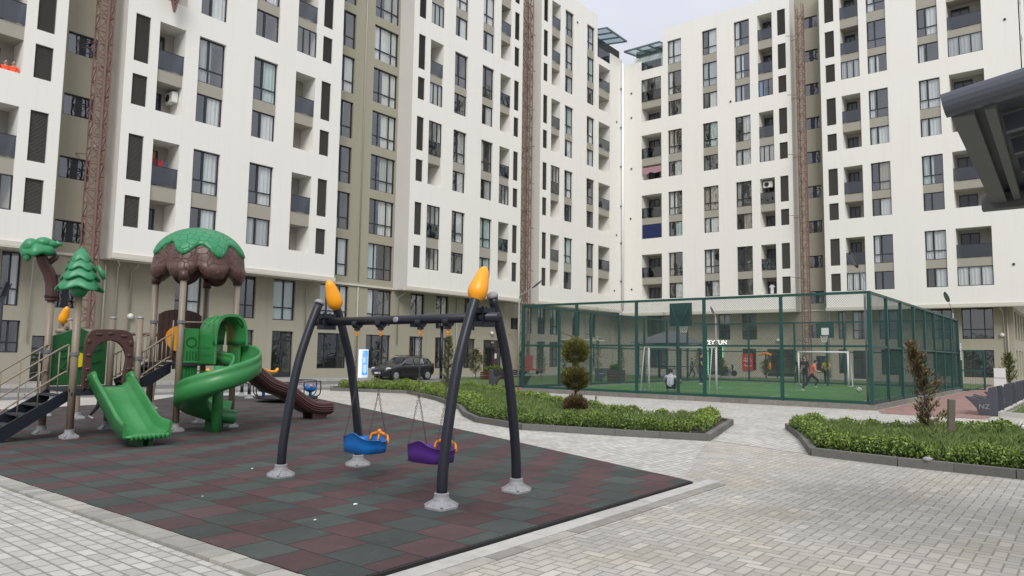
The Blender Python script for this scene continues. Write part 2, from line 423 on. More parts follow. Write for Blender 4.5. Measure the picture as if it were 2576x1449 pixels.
mb = MB(); mb.add([(-300, -300, 0), (500, -300, 0), (500, 500, 0), (-300, 500, 0)], [(0, 1, 2, 3)])
struct('ground', mb, M_HERR)
sheet('pale_paving', [(-30, -30), (3.02, -30), (3.02, 26.4), (-30, 26.4)], .004, M_RUN)
sheet('footpath', [(3.2, 21.5), (3.2, 26.4), (19.5, 26.4), (20.2, 21.9), (18.1, 17.8), (15.8, 14.6), (14.1, 12.9), (13.1, 11.6), (12.5, 9.7), (13.0, 7.6), (13.5, 5.9), (11.5, 5.2), (9.12, 4.3), (10.0, 6.9), (15.6, 21.5)], .004, M_PALE)
# path between the planting and the ball court
sheet('court_footpath', [(13.7, 5.85), (17.25, 6.9), (17.9, 7.7), (17.0, 8.6), (17.1, 9.6), (17.7, 10.8), (19.8, 13.9), (21.9, 17.2), (24.2, 20.8), (25.8, 20.4), (25.6, 5.4), (24.4, 5.1), (24.4, -3), (18.9, -3), (18.6, 1.2), (18.5, 2.9), (17.9, 3.9), (17.4, 5.5), (15.2, 4.55), (12.9, 3.7)], .004, M_PALE)
sheet('red_paving', [(24.4, 5.1), (24.4, 2.45), (60, 1.9), (60, 5.45), (25.6, 5.45)], .012, M_REDP)
sheet('red_paving', [(25.0, 20.3), (60, 20.3), (60, 22.9), (26.4, 22.9)], .012, M_REDP)
sheet('road', [(-30, 28.2), (36, 28.2), (36, 34.2), (-30, 34.2)], .004, M_ASPH)
sheet('road_verge', [(-30, 26.4), (25.5, 26.4), (25.5, 28.0), (-30, 28.0)], .004, M_ASPH)
mb = MB()
for k in range(-20, 28): mb.box((k*1.0+.01, 28.0, 0), (k*1.0+.99, 28.2, .12))
struct('kerb', mb, M_KERBL)
mb = MB()
for k in range(-20, 37): mb.box((k*1.0+.01, 34.2, 0), (k*1.0+.99, 34.38, .14))
struct('kerb', mb, M_KERBL)
mb = MB(); mb.box((-30, 34.39, -.1), (66, 37.6, .13)); struct('pavement', mb, mat('grey_pavement', (.27, .26, .235), .9, var=.1, vscale=3))
mb = MB(); mb.box((60.6, -30, -.1), (63.95, 34.3, .10)); struct('pavement', mb, mat('grey_pavement', (.27, .26, .235), .9))

# rubber mat (slightly raised) and its edging
mat_poly = [(3.25, 4.1), (8.85, 4.1), (10.66, 8.47), (14.29, 17.55), (15.7, 21.3), (15.4, 23.2), (14.2, 24.4), (12.4, 24.7), (11.0, 23.3), (9.2, 22.4), (7.6, 22.1), (3.25, 21.9)]
mb = MB(); mb.prism(mat_poly, 0, .035); struct('rubber_mat', mb, [M_RUB])
mb = MB(); mb.prism([(3.25, 4.075), (8.86, 4.075), (8.85, 4.097), (3.25, 4.097)], 0, .03)
struct('mat_edge', mb, M_BLACK)
mb = MB(); x = 2.6
while x < 9.2:
    l = .9 + rnd.random()*.2; mb.box((x, 3.86+rnd.random()*.006, 0), (min(x+l, 9.25)-.008, 4.05, .008+.006*rnd.random())); x += l
struct('edging', mb, M_KERBL)
mb = MB(); x = 3.0
while x < 8.8:
    l = .3 + rnd.random()*.25; mb.box((x, 3.72, 0), (x+l-.008, 3.853, .006+.006*rnd.random())); x += l
struct('edging', mb, mat('edging_concrete', (.27, .255, .225), .9, var=.2, vscale=7, island=.25))
mb = MB(); y = 3.86
while y < 22:
    mb.box((3.03, y, 0), (3.242, y+.205, .026+.006*rnd.random())); y += .213
struct('edging', mb, mat('edging_concrete2', (.29, .28, .245), .9, var=.14, vscale=7, island=.2))
mb = MB()
mb.lathe([(.32, 0), (.30, .006), (.29, .006)], (0.98, 7.35, 0), 28); 
o = struct('manhole_cover', mb, M_CONC)
# bits of litter on the mat
for k, (x, y, s) in enumerate([(4.32, 5.78, .018), (5.02, 6.05, .03), (5.6, 8.9, .02), (4.2, 7.6, .012)]):
    mb = MB(); mb.ball((x, y, .035+s*.3), (s, s*.6, s*.35), 6, 4)
    tag(mb.obj('paper_scrap', M_WPAINT), ['white paper scrap on the mat near its lower left corner', 'flat white scrap lying between the two nearest swing feet', 'tiny white scrap behind the swing seats', 'tiny white crumb left of the swing frame'][k], 'litter', 'scraps of paper on the rubber mat')

# ================================================================ PLANTING
bedA = [(19.6, 25.4), (20.7, 21.9), (18.35, 17.9), (15.95, 14.65), (14.3, 12.95), (13.25, 11.6), (12.65, 9.75), (13.1, 7.7), (13.6, 5.95), (17.3, 6.95), (18.0, 7.75), (17.0, 8.6), (17.1, 9.6), (17.7, 10.8), (19.8, 13.9), (21.9, 17.2), (24.2, 20.8), (25.2, 23.4), (24.2, 26.3), (20.5, 26.6)]
bedB = [(17.3, 5.6), (15.2, 4.65), (12.85, 3.75), (12.55, 2.4), (12.4, .9), (12.3, -3), (18.9, -3), (18.6, 1.2), (18.5, 2.9), (17.9, 3.9), (17.5, 4.6)]
def bed(poly, h=.13, w=.12):
    n = len(poly); mb = MB()
    for i in range(n):
        a = Vector((*poly[i], 0)); b = Vector((*poly[(i+1) % n], 0)); d = b-a; k = max(1, round(d.length/1.0))
        for q in range(k):
            p0 = a + d*(q/k) + d.normalized()*.004; p1 = a + d*((q+1)/k) - d.normalized()*.004
            mb.bar(p0+Vector((0, 0, h/2)), p1+Vector((0, 0, h/2)), w, h)
    struct('kerb', mb, M_KERB)
    mb = MB(); mb.add([(x, y, .07) for x, y in poly], [tuple(range(n))]); struct('planting_bed', mb, M_SOIL)
bed(bedA); bed(bedB)
def inpoly(x, y, P):
    c = False; n = len(P)
    for i in range(n):
        x0, y0 = P[i]; x1, y1 = P[(i+1) % n]
        if (y0 > y) != (y1 > y) and x < (x1-x0)*(y-y0)/(y1-y0)+x0: c = not c
    return c
def leaf(mb, c, s, r, mi=0):
    a = Vector((r.gauss(0, 1), r.gauss(0, 1), r.gauss(0, .7))).normalized(); b = a.orthogonal().normalized()
    b.rotate(Matrix.Rotation(r.random()*6.28, 3, a)); a = a.cross(b)
    w = s*(.45+.2*r.random()); l = s*(.8+.5*r.random())
    mb.add([c-a*l, c+b*w*.9-a*l*.1, c+a*l, c-b*w*.9-a*l*.1], [(0, 1, 2, 3)], mi)
def hedge(path, w, h, dens, label, seed, leafs=.032, gap=0., dk=0.):
    leafs *= .78; dens *= 1.45
    r = random.Random(seed); mb = MB()
    for i in range(len(path)-1):
        a = Vector((*path[i], 0)); b = Vector((*path[i+1], 0)); d = b-a; n = Vector((-d.y, d.x, 0)).normalized()
        N = int(d.length*dens)
        for q in range(N):
            t = r.random(); p = a+d*t
            bush = math.sin(p.x*4.3+p.y*3.1)*.5 + math.sin(p.x*9.7-p.y*7.9+1)*.35 + math.sin(p.x*17+p.y*13)*.2
            if gap and bush < gap*2-1.05 and r.random() < .85: continue
            hh = h*.9*(1+.32*bush); th = r.random()*PI; rad = (.35+.65*r.random()**.45)*(1+.12*bush)
            c = p + n*(math.cos(th)*w/2*rad) + Vector((0, 0, .10 + hh*math.sin(th)**.6*rad))
            if r.random() < .10: c.z += r.random()*.10*h/.4
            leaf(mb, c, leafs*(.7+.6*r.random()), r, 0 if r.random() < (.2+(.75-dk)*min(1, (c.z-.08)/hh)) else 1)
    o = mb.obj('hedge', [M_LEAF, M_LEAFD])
    tag(o, label, 'hedge', None, 'stuff'); return o
def inset(poly, idx, d):
    cx = sum(p[0] for p in poly)/len(poly); cy = sum(p[1] for p in poly)/len(poly); out = []
    for i in idx:
        x, y = poly[i % len(poly)]; v = Vector((cx-x, cy-y)).normalized()*d; out.append((x+v.x, y+v.y))
    return out
hedge([(20.1, 25.3), (21.05, 22.0), (18.75, 17.75), (16.3, 14.5), (14.7, 12.75)], .6, .34, 1500, 'clipped yellow green hedge along the curved kerb behind the swings', 1)
hedge([(14.6, 12.7), (13.6, 11.4), (13.05, 9.8), (13.45, 7.95), (14.0, 6.45)], .55, .29, 2300, 'dense green hedge along the kerb right of the swing set', 2, .026, 0., .45)
hedge([(14.0, 6.4), (16.9, 7.25), (17.3, 7.8), (16.6, 8.5), (16.7, 9.7), (17.3, 11.0), (19.4, 14.1), (21.5, 17.4), (23.9, 21.0)], .42, .26, 900, 'sparse leafy hedge on the court side of the middle planting bed', 3, .035, .35)
hedge([(20.6, 26.1), (24.0, 25.8), (24.8, 23.3), (24.2, 21.4)], .5, .32, 800, 'low hedge at the far end of the middle planting bed', 4, .035)
hedge([(16.9, 5.2), (15.1, 4.35), (13.2, 3.55), (12.95, 2.4), (12.8, .8), (12.7, -2.6)], .5, .28, 2100, 'bright leafy hedge along the near kerb of the right planting bed', 5, .032, .12, .15)
hedge([(17.0, 5.2), (17.1, 4.4), (17.5, 3.7), (18.1, 2.8), (18.2, 1.1), (18.5, -2.6)], .42, .27, 900, 'loose leafy hedge along the far kerb of the right planting bed', 6, .038, .4)
def grass(poly, N, hmin, hmax, label, seed, m=M_GRASS, w=.006, z=.07):
    r = random.Random(seed); mb = MB(); xs = [p[0] for p in poly]; ys = [p[1] for p in poly]; k = 0
    while k < N:
        x = r.uniform(min(xs), max(xs)); y = r.uniform(min(ys), max(ys))
        if not inpoly(x, y, poly): continue
        k += 1
        cl = .5+.5*math.sin(x*1.7+2*math.sin(y*1.3))*math.sin(y*2.1+x)
        h = hmin+(hmax-hmin)*r.random()*(.35+.65*cl); a = r.random()*6.28; ww = w*(.6+r.random())
        lx, ly = r.gauss(0, .35)*h, r.gauss(0, .35)*h; dx, dy = math.cos(a)*ww, math.sin(a)*ww
        mb.add([(x-dx, y-dy, z), (x+dx, y+dy, z), (x+lx*.4+dx*.7, y+ly*.4+dy*.7, z+h*.6), (x+lx, y+ly, z+h)], [(0, 1, 2, 3)])
    o = mb.obj('grass', m); tag(o, label, 'grass', None, 'stuff')
nearA = [(14.3, 6.7), (13.6, 8.1), (13.35, 9.8), (13.9, 11.3), (14.9, 12.6), (16.5, 14.4), (18.8, 17.6), (20.9, 21.9), (20.4, 26), (24.5, 25.8), (24.0, 21.2), (21.6, 17.6), (19.4, 14.2), (17.3, 11.0), (16.7, 9.7), (16.6, 8.5), (17.3, 7.8), (16.8, 7.2)]
grass(nearA, 60000, .08, .29, 'tall unmown grass filling the middle planting bed', 11, w=.008)
nearB = [(13.1, 3.6), (16.9, 5.2), (17.1, 4.4), (17.5, 3.7), (18.1, 2.8), (18.2, .8), (18.4, -2.5), (12.7, -2.5), (12.8, 1)]
grass(nearB, 50000, .08, .36, 'tall unmown grass filling the right planting bed', 12, w=.007)
# lawns by the building
mb = MB(); mb.add([(26.4, 23.0, .05), (58, 23.0, .05), (58, 34.1, .05), (36.2, 34.1, .05), (31, 29, .05), (27.0, 28.0, .05)], [(0, 1, 2, 3, 4, 5)]); struct('lawn', mb, M_LAWN)
mb = MB(); mb.add([(47, 5.5, .05), (60.5, 5.5, .05), (60.5, 22.9, .05), (47, 22.9, .05)], [(0, 1, 2, 3)]); struct('lawn', mb, M_LAWN)
# sloping lawn behind the benches
rows = []
for i in range(26):
    x = 26.3 + i*1.4
    rows.append([(x, 2.15-.02*i, .03), (x, 1.7, .16), (x, .8, .38), (x, -1, .62), (x, -8, .8)])
mb = MB(); mb.grid(rows); rows2 = [[(26.3, y, 0) for y in (2.15, 1.7, .8, -1, -8)], rows[0]]; mb.grid(rows2); struct('lawn_bank', mb, M_LAWN)
grass([(26.3, 2.1), (34, 2.0), (34, -1), (26.3, -1)], 6000, .02, .07, 'short mown grass along the foot of the bank', 14, z=.16)
mb = MB(); mb.box((26.12, -8, 0), (26.28, 2.35, .13)); mb.box((26.29, 2.2, 0), (60, 2.34, .10)); struct('kerb', mb, M_KERBL)

# ================================================================ TREES
def blob(mb, c, rad, N, r, ls, mi=(0,), hollow=.45, flat=1.):
    for k in range(N):
        v = Vector((r.gauss(0, 1), r.gauss(0, 1), r.gauss(0, 1))).normalized()
        bump = 1+.13*math.sin(v.x*7+c[0])*math.sin(v.y*8+v.z*6)
        q = (hollow+(1-hollow)*r.random()**.5)*bump
        p = Vector((c[0]+v.x*rad[0]*q, c[1]+v.y*rad[1]*q, c[2]+v.z*rad[2]*q))
        d = (v+Vector((0, 0, .7))).normalized(); s = v.cross(Vector((r.gauss(0, 1), r.gauss(0, 1), r.gauss(0, 1)))).normalized()
        l = ls*(.7+.9*r.random()); w = ls*.22
        mb.add([p-s*w, p+s*w, p+s*w*.5+d*l, p-s*w*.5+d*l], [(0, 1, 2, 3)], r.choice(mi))
def topiary(loc, label):
    r = random.Random(3); t = thing('topiary_tree', label, 'tree', loc)
    b = MB(); b.tube([(0, 0, -.05), (.02, .01, .5), (-.02, 0, 1.0), (0, .02, 1.6), (0, 0, 1.9)], [.035, .03, .03, .022, .01], 8)
    for a in range(6): b.tube([(0, 0, .55+.13*a), (.16*math.cos(a*2), .16*math.sin(a*2), .72+.13*a)], [.012, .006], 5)
    b.obj('trunk', M_BARK, t)
    for z, rr, n, ms in ((.24, (.31, .31, .26), 3200, (0, 2, 2, 2)), (.95, (.35, .35, .30), 4600, (0, 0, 1, 2)), (1.68, (.35, .35, .32), 4600, (0, 0, 1, 0))):
        c = MB(); blob(c, (0, 0, z), rr, n, r, .055, ms); c.obj('crown', [M_CONI, M_LEAFD, M_CONB], t)
topiary((16.28, 10.8, .07), 'topiary tree clipped into three stacked balls in the middle bed')
def conifer(loc, h, rad, N, label, seed, lean=(0, 0), ms=(0, 1), ls=.06, base=.12, name='conifer', pot=False, gap=.2):
    r = random.Random(seed); t = thing(name, label, 'tree', loc)
    lx, ly = lean
    b = MB(); b.tube([(lx*q*q*h, ly*q*q*h, q*h) for q in (0, .25, .5, .75, .96)], [.03, .026, .02, .014, .006], 7)
    c = MB()
    nb = 34
    for k in range(nb):
        q = base+(1-base)*(k+r.random())/nb; a = k*2.4+r.random(); R_ = rad*(1-q)**.55*(.55+.7*r.random())*(1.0 if q > .3 else .8)
        o = Vector((lx*q*q*h, ly*q*q*h, q*h)); e = o+Vector((math.cos(a)*R_, math.sin(a)*R_, R_*.8))
        b.tube([o, e], [.007, .003], 4)
        for i in range(int(N/nb*(1.25 if q > .5 else .55 if q > .2 else .9) if name == 'conifer' and 2 in ms else N/nb)):
            tt = r.random()**.7; p = o.lerp(e, tt)+Vector((r.gauss(0, 1), r.gauss(0, 1), r.gauss(0, 1)))*(.028+.05*rad*tt)
            if math.sin(p.x*23+seed)*math.sin(p.y*19)*math.sin(p.z*17) > 1-gap*3: continue
            d = (e-o).normalized()+Vector((r.gauss(0, .4), r.gauss(0, .4), .5)); d.normalize(); s = d.orthogonal().normalized()
            l = ls*(.6+.8*r.random()); c.add([p-s*l*.2, p+s*l*.2, p+d*l], [(0, 1, 2)], r.choice(ms))
    b.obj('trunk', M_BARK, t); c.obj('crown', [M_CONI, M_LEAFD, M_CONB], t)
    return t
# leaning half dry conifer in the right bed
conifer((16.7, 2.62, .05), 1.88, .34, 3400, 'thin leaning half browned conifer standing in the right planting bed', 21, lean=(-.05, .15), ms=(0, 2, 2), ls=.07, base=.1, gap=.22)
conifer((20.0, 19.0, .05), 2.2, .36, 3600, 'twisted green conifer in the middle bed behind the right hand swing leg', 22, ms=(0, 0, 1), ls=.10)
conifer((36.2, 31.9, .05), 1.85, .75, 3000, 'bushy small conifer on the lawn left of the entrance door', 23, ms=(0, 0, 1), ls=.13)
conifer((32.6, 25.3, .05), 1.75, .4, 1600, 'small thin conifer behind the bench left of the court fence', 24, ms=(0, 1), ls=.10)
for k, (x, y, h) in enumerate([(37.5, 27.5, 2.3), (40.5, 27.8, 2.0), (42.5, 26.4, 2.6), (45.3, 26.2, 2.3), (49.5, 22.2, 2.2)]):
    conifer((x, y, .05), h, .42, 900, ['slim young tree, first in the row seen through the left of the court fence', 'second slim young tree in the row behind the court', 'third and tallest young tree in the row behind the court', 'fourth young tree in the row, left of the pavilion', 'young tree standing right beside the pavilion behind the court'][k], 30+k, ms=(0, 1, 1), ls=.13, name='young_tree')
for k, (x, y, h, lab) in enumerate([(57.5, 23.9, 1.5, 'rounded shrub in front of the red poster'), (57.5, 20.2, 1.4, 'small shrub beside the orange exercise frame'), (58, 17.5, 1.7, 'shrub left of the far goal against the olive wall'), (56, 4.2, 2.1, 'slim evergreen beside the white notice stand at the right edge')]):
    t = conifer((x, y, .05), h, .6, 900, lab, 40+k, ms=(0, 1, 1), ls=.15, name='shrub'); t['category'] = 'shrub'
# stake and cord next to trees
mb = MB(); mb.box((-.06, -.055, 0), (.06, .055, .86)); o = mb.obj('stake', M_WOOD, loc=(15.73, 2.13, .05)); bevel(o, .008); o.rotation_euler = (R(2), R(-2.5), R(20))
tag(o, 'square weathered wooden stake beside the leaning conifer', 'stake')
mb = MB(); mb.tube([(0, 0, 0), (.02, 0, .42)], .025, 7); o = mb.obj('stake', M_WOOD, loc=(17.6, 11.0, .08)); tag(o, 'thin pale stake beside the three ball topiary tree', 'stake')
mb = MB(); mb.tube([(16.75, 2.9, 1.05), (16.3, 2.5, .5), (15.8, 2.25, .12)], .004, 4); o = mb.obj('tie_cord', M_CONC); tag(o, 'thin guy cord from the leaning conifer down to the grass', 'cord')
mb = MB(); mb.tube([(16.25, 10.8, 1.0), (16.35, 10.4, .3), (16.5, 10.1, .1)], .005, 4); o = mb.obj('tie_cord', M_CONC); tag(o, 'thin pale cord hanging from the topiary tree to the grass', 'cord')
mb = MB(); mb.tube([(0, 0, 0), (0, 0, .26)], .022, 8); mb.tube([(0, 0, .24), (-.12, .06, .24)], .02, 8); mb.tube([(-.12, .06, .25), (-.12, .06, .16)], .02, 8)
o = mb.obj('standpipe', M_PVC, loc=(17.9, 1.1, .1)); tag(o, 'short white water standpipe in the right planting bed', 'standpipe')
# sprinkler box: pale stone by the hedge
mb = MB(); mb.ball((0, 0, .03), (.09, .07, .035), 8, 5); o = mb.obj('stone', mat('pale_stone', (.28, .28, .28), .9, var=.1), loc=(12.5, 2.0, .12)); tag(o, 'pale stone on the near kerb of the right planting bed', 'stone')
# ================================================================ BUILDINGS
def PL(base): return lambda u, z, d: (u, base+d, z)
def PR(base): return lambda u, z, d: (base+d, u, z)
def wallgrid(mb, P, u0, u1, z0, z1, holes):
    """wall face with rectangular holes; each hole (ua,ub,za,zb,depth) gets reveals"""
    us = sorted({u0, u1, *[h[0] for h in holes], *[h[1] for h in holes]}); zs = sorted({z0, z1, *[h[2] for h in holes], *[h[3] for h in holes]})
    us = [u for u in us if u0-1e-6 <= u <= u1+1e-6]; zs = [z for z in zs if z0-1e-6 <= z <= z1+1e-6]
    for i in range(len(us)-1):
        for j in range(len(zs)-1):
            uc, zc = (us[i]+us[i+1])/2, (zs[j]+zs[j+1])/2
            if any(h[0] < uc < h[1] and h[2] < zc < h[3] for h in holes): continue
            mb.add([P(us[i], zs[j], 0), P(us[i+1], zs[j], 0), P(us[i+1], zs[j+1], 0), P(us[i], zs[j+1], 0)], [(0, 1, 2, 3)])
    for a, b, c, d, D in holes:
        for q in (((a, c), (b, c)), ((b, c), (b, d)), ((b, d), (a, d)), ((a, d), (a, c))):
            mb.add([P(*q[0], 0), P(*q[1], 0), P(*q[1], D), P(*q[0], D)], [(0, 1, 2, 3)])
def rbox(mb, P, u0, u1, z0, z1, d0, d1, mi=0):
    a, b = P(u0, z0, d0), P(u1, z1, d1)
    mb.box([min(a[i], b[i]) for i in range(3)], [max(a[i], b[i]) for i in range(3)], mi)
WC = {}
def win_meshes(w, h, style):
    k = (round(w, 2), round(h, 2), style)
    if k in WC: return WC[k]
    t = .055; f = MB(); H = h/2; Wd = w/2
    f.box((-Wd, 0, -H), (-Wd+t, .07, H)); f.box((Wd-t, 0, -H), (Wd, .07, H))
    f.box((-Wd+t, .001, -H), (Wd-t, .069, -H+t)); f.box((-Wd+t, .001, H-t), (Wd-t, .069, H))
    if style in ('tall', 'wide', 'shop'): zt = -H+h*.31
    else: zt = None
    cols = {'tall': [.42], 'short': [.42], 'wide': [.28, .72], 'shop': [.5], 'glazed': [.33, .67], 'stair': [.45], 'door': [.5], 'single': []}[style]
    for c in cols: f.box((-Wd+w*c-.035, .002, -H+t), (-Wd+w*c+.035, .068, H-t))
    if zt is not None: f.box((-Wd+t, .003, zt-.035), (Wd-t, .066, zt+.035))
    if style in ('tall', 'short'):      # opening sash in the narrow light
        f.box((-Wd+t+.004, -.012, (zt or -H)+.06), (-Wd+t+.05, .05, H-t-.004)); f.box((-Wd+w*.42-.085, -.012, (zt or -H)+.06), (-Wd+w*.42-.037, .05, H-t-.004))
    if style == 'stair':
        f.box((-Wd+w*.45+.036, .0, -H+t), (-Wd+w*.45+.25, .05, H-t))
    if style == 'door':
        f.box((-Wd+t, .003, H-.62), (Wd-t, .066, H-.54)); f.box((-Wd+t, .003, -H+.06), (Wd-t, .066, -H+.30))
        f.box((-.09, -.03, -.45), (-.06, 0, .2)); f.box((.06, -.03, -.45), (.09, 0, .2))
    p = MB(); p.add([(-Wd+t, .04, -H+t), (Wd-t, .04, -H+t), (Wd-t, .04, H-t), (-Wd+t, .04, H-t)], [(0, 1, 2, 3)])
    cs = []
    for v, (a, b) in enumerate(((0, 1), (0, .55), (.45, 1), (0, .25), (.42, .98), (.05, .42))):
        c = MB(); n = max(6, int((b-a)*w*14)); r1, r2 = [], []
        for i in range(n+1):
            x = -Wd+.06+(w-.12)*(a+(b-a)*i/n); yy = .10+.03*math.sin(i*1.9+v)+.02*math.sin(i*.7)
            r1.append((x, yy, -H+.02)); r2.append((x, yy*.97, H-.03))
        c.grid([r1, r2]); cs.append(c)
    WC[k] = (f.mesh('window', M_FRAME), p.mesh('pane', M_GLASS), {m: [c.mesh('curtain', m) for c in cs] for m in ()}, cs, {})
    return WC[k]
def put(name, me, parent, P, u, z, d, right):
    o = link(name, me, parent, P(u, z, d)); 
    if right: o.rotation_euler.z = -PI/2
    return o
INTER = {}
def window(root, P, right, u0, u1, z0, z1, style, curt=None, d=.15, name='window', room=True, inter=None):
    w, h = u1-u0, z1-z0
    f, p, _, cs, cc = win_meshes(w, h, style)
    o = put(name, f, root, P, (u0+u1)/2, (z0+z1)/2, d, right)
    link('pane', p, o)
    if curt is None:
        q = rnd.random()
        curt = None if q < .2 else (rnd.choice((0, 0, 1, 2, 3, 4, 4, 5)), M_CURT if q < .68 else M_CURT4 if q < .88 else M_CURT2 if q < .97 else M_CURT3)
    if curt:
        key = (curt[0], curt[1].name)
        if key not in cc: cc[key] = cs[curt[0]].mesh('curtain', curt[1])
        link('curtain', cc[key], o)
    if inter is not None:
        a, b, dd = d+.02, d+1.1, .001
        for q in (((u0, z0), (u1, z0)), ((u1, z0), (u1, z1)), ((u1, z1), (u0, z1)), ((u0, z1), (u0, z0))):
            inter.add([P(*q[0], a), P(*q[1], a), P(*q[1], b), P(*q[0], b)], [(0, 1, 2, 3)])
        inter.add([P(u0, z0, b), P(u1, z0, b), P(u1, z1, b), P(u0, z1, b)], [(0, 1, 2, 3)])
    return o
LV = {}
def louvre(root, P, right, u0, u1, z0, z1):
    k = (round(u1-u0, 2), round(z1-z0, 2))
    if k not in LV:
        mb = MB(); w, h = k[0]/2, k[1]/2
        mb.box((-w, .0, -h), (-w+.035, .05, h)); mb.box((w-.035, 0, -h), (w, .05, h)); mb.box((-w+.035, .001, h-.035), (w-.035, .05, h)); mb.box((-w+.035, .001, -h), (w-.035, .05, -h+.035))
        mb.box((-w+.035, .055, -h), (w-.035, .07, h)); z = -h+.05
        while z < h-.05:
            mb.add([(-w+.035, .005, z), (w-.035, .005, z), (w-.035, .05, z+.05), (-w+.035, .05, z+.05)], [(0, 1, 2, 3)]); z += .06
        LV[k] = mb.mesh('louvre_panel', M_LOUV)
    put('louvre_panel', LV[k], root, P, (u0+u1)/2, (z0+z1)/2, .07, right)
def balcony(root, P, right, u0, u1, za, zb, rail, door_side, glazed=None, inter=None):
    """one storey of a recessed balcony: floor slab edge, back wall, door and rail"""
    mb = MB(); D = 1.25
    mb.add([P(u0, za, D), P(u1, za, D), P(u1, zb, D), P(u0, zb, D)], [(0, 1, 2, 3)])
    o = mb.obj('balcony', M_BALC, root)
    w = u1-u0; a, b = (u0+w*.08, u0+w*.62) if door_side == 0 else (u1-w*.62, u1-w*.08)
    f = MB(); rbox(f, P, a, a+.07, za+.02, zb-.25, D-.06, D-.002); rbox(f, P, b-.07, b, za+.02, zb-.25, D-.06, D-.002); rbox(f, P, a+.07, b-.07, zb-.33, zb-.25, D-.059, D-.002)
    m = (a+b)/2; rbox(f, P, m-.04, m+.04, za+.02, zb-.33, D-.058, D-.002)
    d = f.obj('balcony_door', M_FRAME, o)
    g = MB(); g.add([P(a+.07, za+.03, D-.012), P(b-.07, za+.03, D-.012), P(b-.07, zb-.33, D-.012), P(a+.07, zb-.33, D-.012)], [(0, 1, 2, 3)])
    g.obj('door_glass', MDG, o)
    if rail:
        g = MB(); rbox(g, P, u0+.01, u1-.01, za+.02, za+.95, .05, .065); g.obj('glass_rail', M_RAIL, o)
        h = MB(); rbox(h, P, u0, u1, za+.95, za+.985, .035, .08); h.obj('handrail', M_FRAME, o)
    if glazed:
        window(root, P, right, u0, u1, za, zb, 'glazed', glazed if glazed != 'none' else False, d=.06, name='glazed_balcony_front')
    return o
MDG = mat('dark_door_glass', (.02, .023, .03), .12, spec=.8)
mat('room', (.05, .05, .05), .9)

ROWS_L = [[(7.51, 9.04), (9.80, 12.08)], [(13.55, 15.10), (15.75, 18.15)], [(19.40, 21.0), (21.6, 24.1)], [(25.35, 26.95), (27.6, 29.95), (30.75, 33.05)]]
ROWS_R = [[(7.18, 8.62), (9.28, 11.5)], [(13.05, 14.45), (15.1, 17.35)], [(18.85, 20.3), (21.05, 23.35)], [(24.75, 26.26), (26.88, 29.15), (29.95, 32.27)]]
def fill_block(root, P, right, u0, u1, z0, z1, cols, rows, spec={}, wall_mat=None, ngroups=4, name='projecting_wall', sides=True, inter=None, depth=1.4):
    """white projecting block; cols = (kind, ua, ub)"""
    wb = MB(); holes = []
    for kind, a, b in cols:
        for g in range(ngroups):
            rw = rows[g]
            if kind == 'l':
                for (za, zb) in rw: holes.append((a, b, za, zb, .15)); louvre(root, P, right, a, b, za, zb)
            else:
                top = rw[-1][1]
                if kind == 't' and g == 3: rw = [(rw[0][0], rw[0][1]-.2), (rw[1][0]-.1, rw[1][1]-.15)]; top = rw[-1][1]
                holes.append((a, b, rw[0][0], top, 1.25 if kind in 'bt' else .3))
                for i, (za, zb) in enumerate(rw):
                    if i:
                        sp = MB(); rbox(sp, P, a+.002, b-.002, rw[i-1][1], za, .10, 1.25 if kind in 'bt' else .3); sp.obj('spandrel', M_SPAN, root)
                    s = spec.get((kind, round(a, 1), g, i))
                    if kind in 'bt':
                        gl = s
                        if s is None and rnd.random() < .08: gl = (0, M_CURT2) if rnd.random() < .5 else 'none'
                        balcony(root, P, right, a, b, za, zb, i > 0, 0 if not right else 1, gl if gl != 'open' else None)
                    else:
                        window(root, P, right, a, b, za, zb, 'tall' if i else 'short', s, d=.16, inter=inter)
    wallgrid(wb, P, u0, u1, z0, z1, holes)
    if sides:
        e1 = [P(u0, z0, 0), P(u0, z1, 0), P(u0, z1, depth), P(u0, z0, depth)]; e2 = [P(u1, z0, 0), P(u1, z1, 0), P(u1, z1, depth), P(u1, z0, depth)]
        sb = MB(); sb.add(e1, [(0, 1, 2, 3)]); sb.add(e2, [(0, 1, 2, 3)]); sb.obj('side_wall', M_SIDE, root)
    wb.add([P(u0, z0, 0), P(u1, z0, 0), P(u1, z0, depth), P(u0, z0, depth)], [(0, 1, 2, 3)])
    wb.add([P(u0, z1, 0), P(u1, z1, 0), P(u1, z1, 3), P(u0, z1, 3)], [(0, 1, 2, 3)])
    wb.obj(name, M_WHITE, root)
    tr = MB(); rbox(tr, P, u0-.05, u1+.05, z0-.001, z0+.22, -.07, -.003); rbox(tr, P, u0-.04, u1+.04, z0-.06, z0-.002, -.06, .35); tr.obj('drip_moulding', M_TRIM, root)

